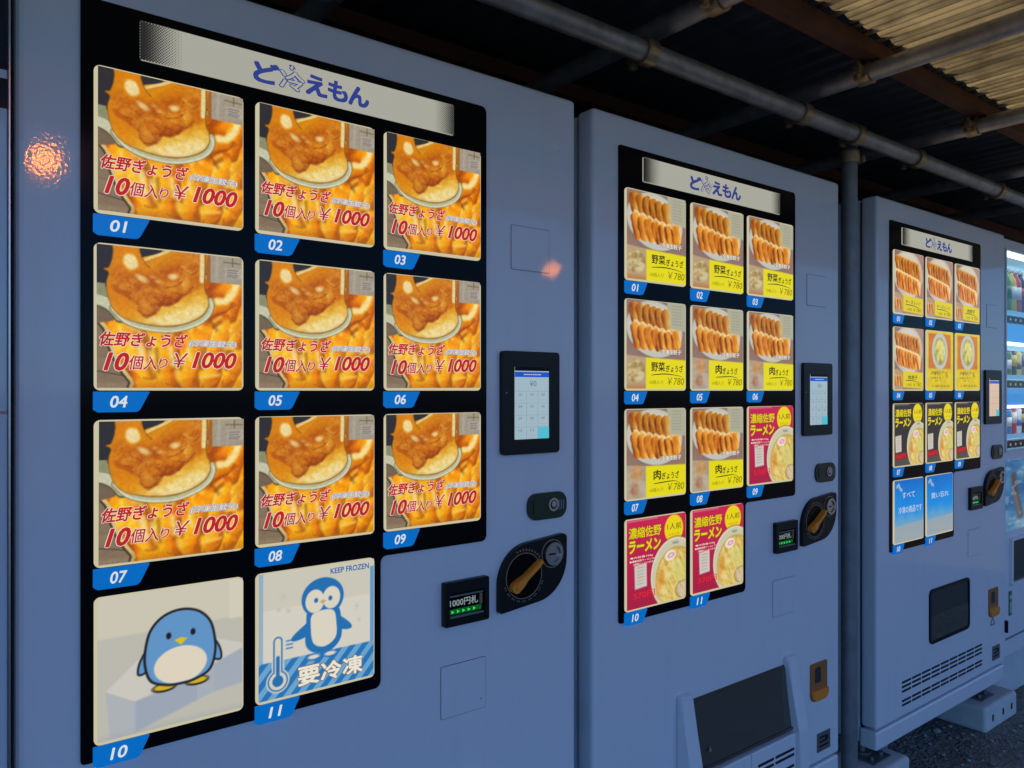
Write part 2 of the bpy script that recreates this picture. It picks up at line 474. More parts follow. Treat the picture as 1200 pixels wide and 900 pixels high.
def art_pan_gyoza(n=210):
    A = Art(n, (148, 130, 108))
    U, V = A.U, A.V
    # frying pan full of dumplings, swirled
    wx = (A.noise(61, 4, 4, 3) - .5) * .22; wy = (A.noise(62, 4, 4, 3) - .5) * .22
    A.U, A.V = U + wx, V + wy
    st = A.noise(3, 5, 3.2, 4, 0.9); st2 = A.noise(8, 8, 6, 4, -0.4); st3 = A.noise(21, 16, 16, 3)
    A.U, A.V = U, V
    A.mul(0.9 + 0.2 * A.noise(5, 3, 20, 3))
    A.line([(-.02, .88), (.1, .9), (.24, .93)], .008, (96, 82, 70))
    pan = [(.03, .48), (.055, .60), (.085, .72), (.135, .84), (.21, .95), (.29, 1.04), (1.1, 1.1), (1.1, .18), (.74, .15), (.5, .4)]
    food = ramp(np.clip((st * 0.75 + st2 * 0.5 - .62) * 1.9 + .5, 0, 1), [(0, (170, 88, 8)), (.2, (214, 124, 10)), (.4, (238, 156, 14)), (.58, (246, 182, 28)), (.75, (246, 200, 64)), (.9, (248, 222, 124)), (1, (250, 234, 176))])
    d = A.sd(curve(pan)); dm = A.mask(d); A.put(dm, food * 1.0)
    A.put(A.mask(np.abs(d + .010) - .012), (214, 196, 140)); A.put(A.mask(np.abs(d - .010) - .007), (84, 68, 54))
    # dumplings lying in the pan: folded crescents with a pale rim
    for (cx, cy, rx, ry, ro) in [(.83, .60, .07, .17, .6), (.96, .56, .06, .15, .3), (.93, .34, .06, .14, .5), (.80, .40, .05, .12, 1.0),
                                 (.27, .78, .08, .17, -.25), (.43, .80, .085, .20, -.1), (.60, .84, .085, .19, .15), (.76, .86, .08, .18, .45), (.93, .84, .075, .19, .7), (.20, .62, .06, .12, -.5)]:
        c_, s_ = math.cos(ro), math.sin(ro)
        a = (U + wx * .35 - cx) * c_ + (V + wy * .35 - cy) * s_; b = -(U + wx * .35 - cx) * s_ + (V + wy * .35 - cy) * c_
        e = (np.hypot((a - .35 * b * b / ry) / rx, b / ry) - 1) * rx
        mm = A.mask(e, .012) * dm
        t = np.clip(a / rx * .5 + .5 + (st3 - .5) * .55 + (st2 - .5) * .5, 0, 1)
        A.put(mm, ramp(t, [(0, (252, 230, 140)), (.22, (248, 204, 66)), (.55, (240, 166, 22)), (.8, (218, 124, 12)), (1, (164, 84, 10))]), .72)
        A.put(A.mask(np.abs(e) - .004, .008) * dm * (a > 0), (136, 72, 16), .5)
    for (pts, w, k) in [([(.82, .345), (.88, .335), (.93, .28), (.965, .19)], .050, .95), ([(.62, .575), (.66, .52), (.69, .55)], .016, .7), ([(.28, .70), (.30, .83)], .045, .8), ([(.48, .71), (.50, .83)], .038, .7), ([(.34, .74), (.35, .80)], .02, .7),
                        ([(.60, .71), (.62, .79)], .026, .6), ([(.2, .56), (.27, .6)], .028, .6), ([(.86, .70), (.95, .685)], .018, .6), ([(.70, .92), (.83, .90)], .02, .6), ([(.45, .66), (.49, .60)], .018, .6), ([(.79, .50), (.84, .46)], .014, .6)]:
        A.line(pts, w, (246, 228, 172), .014, k)
    for pts in ([(.385, .72), (.40, .88)], [(.535, .74), (.55, .86)], [(.675, .74), (.70, .86)], [(.76, .49), (.81, .56)], [(.86, .76), (.88, .86)], [(.79, .54), (.84, .50)]):
        A.line(pts, .018, (112, 60, 14), .016, .55)
    A.put(np.clip((V - .915) * 7, 0, 1) * dm, (120, 78, 28), .5)
    # pale notice behind, upper right
    A.put(A.mask(A.sd([(.735, -.1), (.77, -.1), (.77, .21), (.735, .21)])), (170, 112, 56))
    A.put(A.mask(A.sd([(.765, -.1), (1.1, -.1), (1.1, .205), (.765, .205)])), (172, 162, 146))
    A.put(A.mask(A.sd([(.80, -.1), (.825, -.1), (.825, .205), (.80, .205)])), (186, 178, 164), .6)
    A.put(A.mask(A.sd([(.875, .085), (1.1, .085), (1.1, .16), (.875, .16)])), (186, 178, 170), .8)
    A.line([(.865, .042), (.99, .045)], .008, (112, 102, 70), None, .8, False); A.line([(.93, .01), (.93, .07)], .01, (120, 108, 72), None, .8, False)
    for k, v in enumerate((.10, .118, .136, .15)):
        A.line([(.89, v), (.97 - .01 * (k % 2), v + .002)], .007, (120, 112, 110), None, .8, False)
    # top left darkness behind
    A.poly([(-.1, -.1), (.46, -.1), (.46, .05), (.2, .3), (-.1, .29)], (60, 58, 62), smooth=False)
    A.poly([(.29, .07), (.40, .03), (.47, -.02), (.72, -.05), (.70, .1), (.40, .16), (.35, .14)], (214, 146, 26))
    A.line([(.30, .085), (.37, .05), (.45, .012), (.5, -.03)], .020, (228, 208, 152), .006)
    # spatula
    A.poly([(-.05, .265), (.05, .27), (.07, .36), (.02, .385), (-.05, .38)], (150, 152, 122), smooth=False)
    A.poly([(-.05, .44), (.06, .44), (.12, .50), (.1, .53), (-.05, .56)], (128, 112, 94), smooth=False)
    rim = [(.10, .44), (.17, .515), (.26, .555), (.38, .575), (.50, .572), (.59, .548), (.68, .508), (.745, .45), (.772, .385), (.765, .34)]
    A.line([(-.06, .385), (.03, .40), (.10, .44), (.15, .50)], .086, (104, 98, 74), .006)
    A.line([(-.06, .378), (.03, .393), (.10, .433), (.15, .493)], .072, (204, 204, 180), .005)
    A.line(rim, .046, (128, 112, 64), .006); A.line(rim, .036, (190, 192, 164), .005)
    A.line([(p[0] + .004, p[1] + .011) for p in rim], .014, (220, 218, 194), .006)
    # the big dumpling
    body = [(.11, -.06), (.103, .04), (.095, .10), (.075, .155), (.045, .168), (.075, .195), (.06, .265), (.068, .35), (.10, .44), (.16, .50), (.25, .53), (.38, .548), (.49, .545), (.58, .525), (.665, .485), (.72, .44), (.752, .375), (.745, .31), (.73, .26), (.725, .21), (.73, .11), (.73, -.06), (.60, -.06), (.53, .0), (.465, .045), (.405, .095), (.363, .135), (.33, .125), (.295, .075), (.275, .02), (.27, -.06)]
    d = A.sd(curve(body)); bm_ = A.mask(d, .005)
    n1 = A.noise(31, 7, 7, 5); n2 = A.noise(33, 22, 26, 3, .6)
    t = np.clip((V - .30) / .34 + (U - .36) * 1.05 + (n1 - .5) * .7 + (n2 - .5) * .3, 0, 1)
    skin = ramp(t, [(0, (214, 140, 22)), (.28, (222, 158, 40)), (.5, (230, 190, 92)), (.74, (240, 224, 170)), (1, (246, 240, 216))])
    A.put(bm_, skin)
    A.put(bm_ * np.clip(1 - np.abs(d) / .028, 0, 1), (178, 124, 36), .3)
    A.put(A.mask(np.abs(d) - .003, .004) * ((V > .16) | (U < .34)), (116, 80, 28), .5)
    crisp = [(.12, .15), (.2, .17), (.27, .165), (.34, .165), (.41, .145), (.48, .105), (.57, .055), (.69, -.02), (.70, .12), (.690, .23), (.645, .275), (.58, .325), (.51, .36), (.465, .405), (.42, .41), (.363, .465), (.30, .48), (.255, .455), (.25, .42), (.22, .39), (.16, .35), (.11, .32), (.085, .26)]
    wv = (A.noise(41, 10, 10, 4, 0, .5) - .5)
    dc = A.sd(curve(crisp)) + wv * .055
    cm = A.mask(dc, .010 + .035 * np.clip(1 - (V - .05) / .3, 0, 1)) * bm_
    tt = np.clip((n1 - .5) * 1.0 + (n2 - .5) * .35 + .55 - np.clip(1 + dc / .10, 0, 1) * .25 * np.clip((V - .2) * 5, 0, 1), 0, 1)
    A.put(cm, ramp(tt, [(0, (138, 62, 14)), (.25, (170, 88, 20)), (.5, (190, 110, 28)), (.75, (210, 140, 42)), (1, (234, 180, 80))]), .92)
    # scorched rim along the lower edge, thin dark veins, golden patches
    A.put(A.mask(np.abs(dc + .010) - .010, .012) * bm_ * np.clip((V - .27) * 14, 0, 1) * np.clip((U - .25) * 16, 0, 1), (134, 58, 20), .75)
    ve = np.abs(A.noise(47, 9, 9, 4) - .5)
    A.put(cm * np.clip(1 - ve / .016, 0, 1), (150, 76, 22), .45)
    ve2 = np.abs(A.noise(53, 18, 16, 3, .5) - .5)
    A.put(cm * np.clip(1 - ve2 / .03, 0, 1), (138, 66, 22), .18)
    for pts in ([(.36, .33), (.42, .37), (.47, .34), (.53, .37)], [(.30, .38), (.36, .41), (.43, .40)], [(.52, .30), (.58, .31), (.64, .25)], [(.20, .24), (.28, .29), (.33, .27)], [(.56, .12), (.62, .16), (.67, .13)], [(.45, .27), (.52, .25), (.58, .20)]):
        A.line(pts, .007, (140, 66, 22), .007, .6)
    A.put(cm * np.clip((A.noise(48, 14, 16, 4) - .58) * 6, 0, 1), (232, 180, 84), .4)
    for (cx, cy, rx, ry, ro, k) in [(.215, .105, .046, .058, -.3, .97), (.29, .215, .045, .022, .5, .75), (.50, .185, .034, .022, -.2, .85), (.40, .23, .022, .014, .2, .5), (.36, .20, .02, .012, 0, .4)]:
        A.put(A.mask(A.ell(cx, cy, rx, ry, ro) + (n2 - .5) * .012, .010) * bm_, (240, 222, 172), k)
    A.line([(.705, -.05), (.705, .09), (.702, .20)], .030, (228, 216, 170), .006)
    A.line([(.728, -.05), (.728, .12), (.72, .22), (.735, .3)], .005, (120, 92, 40), .004, .8)
    A.mul(0.95 + 0.10 * A.noise(77, 60, 60, 2))
    lum = A.img.mean(-1, keepdims=True)
    A.img = np.clip(lum + (A.img - lum) * 1.10, 0, 1) ** 1.14
    return A

def dumpling(A, x0, y0, x1, y1, w, seed, tint=1.0, crest=True):
    """a pan-fried dumpling seen from its side, from its crest (x0,y0) to its base (x1,y1)"""
    dx, dy = x1 - x0, y1 - y0; L = math.hypot(dx, dy)
    a = ((A.U - x0) * dx + (A.V - y0) * dy) / (L * L); b = ((A.U - x0) * dy - (A.V - y0) * dx) / L
    b = b + (A.noise(seed + 7, 9, 9, 2) - .5) * w * .5
    prof = w * np.clip(1 - np.abs(2 * np.clip(a, 0, 1) - 1.05) ** 4, 0, 1) ** .5 * (1.08 - .24 * a)
    d = np.abs(b) - prof
    m = A.mask(d, A.px * 1.4) * ((a > -.02) & (a < 1.02))
    t = np.clip(-b / w * .5 + .5, 0, 1) + (A.noise(seed, 22, 7, 3, math.atan2(-dx, dy)) - .5) * .9
    c = ramp(np.clip(t, 0, 1), [(0, (248, 214, 140)), (.22, (240, 182, 84)), (.5, (228, 146, 38)), (.75, (204, 114, 24)), (.92, (170, 86, 18)), (1, (128, 64, 16))])
    A.put(m, np.clip(c * tint, 0, 1))
    if crest: A.put(m * np.clip(1 - a / .12, 0, 1), (246, 230, 186), .75)

def art_plate(kind, n=120):
    A = Art(n, (150, 118, 106))
    A.mul(0.92 + 0.16 * A.noise(2, 5, 9, 3))
    if kind in ('veg', 'meat'):
        A.put(A.mask(A.ell(.47, .33, .49, .335, .12)), (130, 112, 104), .8)
        A.put(A.mask(A.ell(.47, .32, .475, .32, .12)), (198, 196, 184))
        A.put(A.mask(A.ell(.47, .31, .41, .26, .12), .01), (216, 214, 202))
        A.poly([(.66, -.1), (1.1, -.1), (1.1, .34), (.94, .32), (.72, .3)], (176, 174, 150), smooth=False)
        for k in range(7): A.line([(.77, .03 + .036 * k), (.93, .035 + .036 * k)], .008, (140, 140, 122), None, .7, False)
        for k in range(6):
            x = .10 + .105 * k; dumpling(A, x, .015 + .012 * k, x + .06, .28 + .012 * k, .082, 60 + k, .86, False)
        for k in range(7):
            x = .13 + .112 * k; y = .235 + (.02 * k if k < 5 else .07)
            dumpling(A, x, y, x + .065, y + .31 - .012 * k, .092, 80 + k)
        for k in range(6):
            x = .12 + .11 * k; A.line([(x, .235 + .02 * k), (x + .05, .235 + .018 * k), (x + .085, .27 + .018 * k)], .016, (246, 232, 196), .008, .85)
        A.mul(np.where(A.V < .60, 1.0, 1.0))
        A.poly([(-.1, .615), (.33, .645), (.33, 1.1), (-.1, 1.1)], (186, 160, 124) if kind == 'veg' else (176, 164, 146), smooth=False)
        nz = A.noise(9, 12, 16, 4)
        ins = A.mask(A.sd([(-.1, .63), (.31, .65), (.31, 1.1), (-.1, 1.1)]))
        if kind == 'veg':
            e = A.mask(A.ell(.15, .80, .15, .13), .01)
            A.put(e, ramp(nz, [(0, (120, 92, 50)), (.4, (176, 148, 92)), (.6, (206, 188, 140)), (1, (236, 226, 196))]))
            A.put(ins * np.clip((A.V - .93) * 20, 0, 1), (190, 124, 60), .8)
        else:
            A.put(A.mask(A.ell(.16, .72, .10, .09), .012), (206, 140, 74)); A.put(A.mask(A.ell(.13, .90, .07, .08), .02), (170, 110, 80))
            A.put(ins, ramp(nz, [(0, (120, 92, 60)), (.5, (186, 168, 140)), (1, (226, 220, 200))]), .45)
        A.poly([(.315, .645), (1.1, .665), (1.1, 1.1), (.315, 1.1)], (232, 220, 12), smooth=False)
    else:
        A.mul(0.95 + 0.2 * A.U)
        A.put(A.mask(A.ell(.46, .35, .50, .385)), (196, 186, 174))
        A.put(A.mask(A.ell(.46, .34, .44, .34), .01), (216, 204, 184))
        for k in range(8):
            x = .08 + .10 * k; dumpling(A, x, .06 + .01 * k, x + .06, .34 + .014 * k, .080, 60 + k, .92)
        for k in range(8):
            x = .10 + .096 * k; y = .30 + .016 * k
            dumpling(A, x, y, x + .07, min(y + .31, .67), .084, 80 + k, 1.04)
            A.line([(x - .03, y + .01), (x + .05, y + .012)], .03, (246, 226, 180), .01, .8)
        A.put(A.mask(A.ell(.5, .70, .22, .03), .012), (214, 206, 200), .9)
        A.poly([(-.1, .68), (.1, .67), (.27, .72), (.27, 1.1), (-.1, 1.1)], (188, 150, 112), smooth=False)
        for k in range(3): dumpling(A, .02 + .09 * k, .76, .05 + .09 * k, .94, .05, 90 + k, .95)
        A.poly([(.285, .70), (.97, .725), (.97, .985), (.285, .97)], (226, 206, 14), smooth=False)
    return A

def art_soup(n=80):
    A = Art(n, (222, 196, 18))
    A.poly([(.05, .04), (.90, .04), (.90, .64), (.05, .64)], (206, 122, 34), smooth=False)
    A.mul(0.92 + 0.16 * A.noise(2, 5, 9, 3))
    A.put(A.mask(A.ell(.48, .34, .30, .315)), (196, 196, 186)); A.put(A.mask(A.ell(.48, .34, .22, .24), .01), (150, 160, 120))
    nz = A.noise(5, 9, 9, 3)
    A.put(A.mask(A.ell(.48, .34, .21, .22), .02), ramp(nz, [(0, (96, 104, 60)), (.45, (168, 160, 70)), (.6, (214, 200, 96)), (1, (246, 236, 170))]))
    for (cx, cy, ro) in [(.40, .26, .6), (.55, .24, -.4), (.42, .42, .3), (.56, .42, .9), (.49, .33, 0)]:
        A.put(A.mask(A.ell(cx, cy, .05, .075, ro), .015), (232, 218, 130), .8)
    for v, a, b, w in [(.72, .12, .66, .03), (.735, .70, .84, .04), (.80, .12, .84, .012), (.85, .3, .66, .010), (.94, .12, .86, .012)]:
        A.put(A.mask(A.sd([(a, v - w), (b, v - w), (b, v + w), (a, v + w)])) * np.clip((A.noise(int(v * 100), 26, 20, 2) - .42) * 8, 0, 1), (132, 110, 20), .8)
    return A

def art_ramen(kind, n=120):
    dark = kind == 'dark'
    A = Art(n, (58, 52, 50) if dark else (194, 34, 76))
    if not dark: A.mul(1.04 - .18 * A.V)
    else: A.put(A.mask(A.sd([(-.1, .88), (1.1, .88), (1.1, 1.1), (-.1, 1.1)]), .03), (84, 78, 72))
    A.put(A.mask(A.ell(.79, .17, .165, .165)), (236, 214, 14))
    cx, cy = (.82, .70); r = .40 if dark else .43
    A.put(A.mask(A.ell(cx, cy, r, r * 1.0) - .012, .01), (90, 70, 58) if dark else (120, 20, 40), .6)
    A.put(A.mask(A.ell(cx, cy, r, r)), (226, 218, 190)); A.put(A.mask(A.ell(cx, cy, r * .95, r * .95)), (204, 200, 166))
    A.put(A.mask(A.ell(cx + .02, cy + .04, r * .86, r * .84)), (196, 164, 82))
    nz = A.noise(14, 10, 20, 4, .5); n2 = A.noise(15, 34, 9, 3, -.6)
    mm = A.mask(A.ell(cx + .02, cy + .05, r * .82, r * .80), .01)
    A.put(mm, ramp(np.clip(nz * .6 + n2 * .6 - .1, 0, 1), [(0, (150, 104, 34)), (.35, (206, 164, 74)), (.55, (226, 200, 112)), (.8, (238, 224, 160)), (1, (250, 244, 214))]))
    A.put(A.mask(A.ell(.92, .68, .17, .14, .3), .03), (206, 206, 118), .55)
    A.put(A.mask(A.ell(.55, .76, .05, .16, .3), .03), (222, 132, 40), .55)
    A.put(A.mask(A.ell(.96, .90, .14, .10) + (nz - .5) * .05, .01) * mm, ramp(n2, [(0, (186, 158, 118)), (1, (226, 208, 176))])); A.put(A.mask(np.abs(A.ell(.96, .90, .14, .10)) - .006) * mm, (140, 104, 60), .7)
    A.put(A.mask(A.ell(.73, .475 if not dark else .50, .10, .062, -.2)), (236, 226, 210)); A.put(A.mask(np.abs(A.ell(.74, .475 if not dark else .5, .045, .022, -.2)) - .006), (222, 120, 150))
    A.line([(.78, .335), (.86, .335)], .03, (120, 130, 120), .006, .6)
    # sachet
    x0 = .03 if dark else .12
    A.put(A.mask(A.sd([(x0, .52), (x0 + .20, .505), (x0 + .205, .77), (x0 + .01, .785)])), (206, 202, 192))
    for k in range(6): A.line([(x0 + .05, .55 + .036 * k), (x0 + .15, .548 + .036 * k)], .010, (150, 150, 142) if k % 3 else (200, 120, 60), None, .7, False)
    if dark: A.put(A.mask(A.sd([(.01, .80), (.40, .79), (.40, .89), (.01, .90)])), (178, 26, 24), .7)
    A.line([(.02, .015), (.5, .012)], .012, (226, 206, 196), None, .6, False)
    return A

def art_blue(n=80):
    A = Art(n, (30, 128, 214))
    A.img = ramp(np.clip(A.V * 1.1 + (A.noise(6, 3, 3, 3) - .5) * .3, 0, 1), [(0, (20, 108, 200)), (.45, (24, 140, 226)), (.7, (96, 160, 208)), (1, (150, 170, 182))])
    A.put(A.mask(A.sd([(-.1, .74), (1.1, .70), (1.1, 1.1), (-.1, 1.1)]), .01), (156, 166, 172), .85)
    A.line([(.08, .10), (.14, .07), (.18, .13), (.24, .16)], .05, (190, 206, 220), .015, .8)
    return A

def art_ice(n=200):
    """cream print with a pale ice block and a plain cartoon penguin"""
    A = Art(n, (206, 200, 180))
    U, V = A.U, A.V
    A.put(np.clip((V - .28) * 60, 0, 1), (190, 188, 176)); A.put(A.mask(A.sd([(.9, -.1), (1.1, -.1), (1.1, .30), (.9, .30)]), .006), (214, 208, 190), .8)
    A.poly([(.05, .66), (.30, .44), (.78, .42), (1.0, .50), (1.0, .55), (.24, .77)], (204, 202, 192), .004, 1, False)
    A.poly([(.05, .66), (.24, .77), (.24, .99), (.08, 1.0)], (176, 180, 184), .004, 1, False)
    A.poly([(.24, .77), (.67, .69), (.67, .86), (.24, .99)], (158, 168, 182), .01, 1, False)
    A.poly([(.67, .69), (.78, .62), (.78, .83), (.67, .86)], (168, 176, 186), .006, 1, False)
    A.poly([(.78, .62), (1.02, .53), (1.02, .80), (.78, .83)], (164, 172, 184), .01, 1, False)
    A.put(np.clip((V - .95) * 16, 0, 1), (160, 166, 172), .6)
    ft = (214, 178, 24); ol = (34, 32, 34)
    for x in (.435, .665):
        A.put(A.mask(A.ell(x, .715, .085, .034)), ol); A.put(A.mask(A.ell(x, .712, .072, .022)), ft)
    for sx in (-1, 1):
        fl = [(.55 + sx * .21, .40), (.55 + sx * .275, .49), (.55 + sx * .29, .58), (.55 + sx * .245, .58), (.55 + sx * .20, .52)]
        A.put(A.mask(A.sd(curve(fl)) - .008), ol); A.put(A.mask(A.sd(curve(fl)) + .007), (98, 150, 200))
    body = [(.55, .165), (.67, .195), (.755, .28), (.79, .40), (.795, .53), (.755, .65), (.65, .70), (.55, .71), (.45, .70), (.345, .65), (.305, .53), (.31, .40), (.345, .28), (.43, .195)]
    d = A.sd(curve(body)); A.put(A.mask(d - .009), ol); A.put(A.mask(d + .009), (98, 150, 200))
    A.put(A.mask(A.ell(.55, .57, .185, .135)) * A.mask(d + .012), (226, 214, 192))
    for x in (.465, .635): A.put(A.mask(A.ell(x, .345, .018, .024)), (30, 28, 30))
    A.poly([(.505, .385), (.55, .37), (.595, .385), (.55, .425)], (222, 192, 30), None, 1, False)
    return A

def art_frozen(n=200):
    """cold-chain notice: a plain penguin pictogram, thermometer, stripes"""
    A = Art(n, (216, 210, 190)); U, V = A.U, A.V
    A.put(np.clip((.30 + .0 * U - V) * 90, 0, 1), (206, 202, 186)); A.put(np.clip((V - .30) * 90, 0, 1), (214, 210, 196))
    bl = (38, 112, 178)
    A.put(A.mask(A.sd([(-.1, -.1), (.035, -.1), (.035, 1.1), (-.1, 1.1)])), (150, 176, 196)); A.put(A.mask(A.sd([(.965, .06), (1.1, .06), (1.1, .72), (.965, .72)])), (96, 154, 204))
    low = A.mask(.705 - V)
    str_ = np.clip((np.abs(((U + V * .9) * 8) % 1 - .5) - .25) * 30 * .5 + .5, 0, 1)
    A.put(low, mixc((40, 116, 184), (110, 166, 206), str_))
    for x, y, r in [(.2, .2, .035), (.84, .38, .03), (.24, .32, .02), (.16, .3, .02), (.86, .5, .016)]:
        for k in range(3):
            a = math.pi * k / 3; A.line([(x - r * math.cos(a), y - r * math.sin(a)), (x + r * math.cos(a), y + r * math.sin(a))], .008, (186, 192, 186), None, .8, False)
    # penguin pictogram
    A.put(A.mask(A.ell(.535, .26, .185, .165)), bl)
    body = [(.42, .34), (.65, .34), (.70, .48), (.695, .62), (.62, .70), (.53, .715), (.44, .69), (.385, .62), (.39, .48)]
    A.poly(body, bl)
    A.poly([(.42, .44), (.36, .47), (.28, .53), (.265, .565), (.31, .575), (.40, .545)], bl); A.poly([(.66, .43), (.72, .46), (.785, .52), (.79, .555), (.74, .56), (.67, .53)], bl)
    A.put(A.mask(A.ell(.465, .28, .082, .095)), (222, 214, 196)); A.put(A.mask(A.ell(.61, .27, .078, .092)), (222, 214, 196))
    A.poly([(.45, .38), (.62, .375), (.655, .50), (.645, .61), (.55, .665), (.455, .625), (.43, .5)], (222, 214, 196))
    for x in (.475, .60): A.put(A.mask(A.ell(x, .275, .018, .02)), bl)
    A.poly([(.505, .29), (.535, .275), (.565, .287), (.535, .312)], (190, 172, 120), None, 1, False)
    for x in (.455, .60): A.put(A.mask(A.ell(x, .735, .062, .028)), bl); A.put(A.mask(A.ell(x, .733, .05, .017)), (222, 214, 196))
    # thermometer
    def cap(r, col):
        A.put(A.mask(np.minimum(A.seg([(.155, .55), (.155, .84)]) - r, A.ell(.155, .865, r + .045, r + .045))), col)
    cap(.050, (216, 210, 192)); cap(.038, bl); cap(.026, (216, 210, 192))
    A.put(A.mask(np.minimum(A.seg([(.155, .68), (.155, .84)]) - .015, A.ell(.155, .865, .045, .045))), bl)
    for v in (.56, .59, .62): A.line([(.225, v), (.275, v)], .010, bl, None, 1, False)
    return A

def art_poster(n=100):
    A = Art(n, (70, 140, 196))
    A.img = ramp(A.noise(3, 4, 7, 4, .4), [(0, (30, 84, 150)), (.5, (70, 136, 190)), (1, (180, 214, 232))])
    for x, w in ((.10, .07), (.42, .06), (.75, .07)):
        A.line([(x, .22), (x + .02, .40), (x + .05, .60), (x + .09, .82)], w, (104, 74, 70), .02, .85)
        A.line([(x + .02, .5), (x + .05, .66), (x + .08, .80)], w * .6, (150, 140, 130), .02, .7)
    A.put(A.noise(31, 14, 14, 3) > .62, (200, 224, 236), .4)
    return A

# ------------------------------------------------------------------ lit product windows, shared meshes
WIN, PX, PZ = 0.212, 0.2322, 0.2545
CARD_W, CARD_H, CARD_X, CARD_Z = 0.2062, 0.2062, 0.0046, 0.0048
_cache = {}
def cached(k, f):
    if k not in _cache: _cache[k] = f()
    return _cache[k]

def card_mesh(kind):
    f = {'pan': art_pan_gyoza, 'veg': lambda: art_plate('veg'), 'meat': lambda: art_plate('meat'), 'cheese': lambda: art_plate('cheese'),
         'heart': lambda: art_plate('cheese'), 'soup': art_soup, 'red': lambda: art_ramen('red'), 'dark': lambda: art_ramen('dark'),
         'blue': art_blue, 'blue2': art_blue, 'ice': art_ice, 'frozen': art_frozen}[kind]
    if kind == 'heart': return card_mesh('cheese')
    if kind == 'blue2': return card_mesh('blue')
    return cached('card_' + kind, lambda: f().mesh('picture_card', CARD_W, CARD_H, M['card']))

def B(u0, u1, v0, v1):        # card fractions (v down) -> a box in card metres
    return (u0 * CARD_W, u1 * CARD_W, (1 - v1) * CARD_H, (1 - v0) * CARD_H)

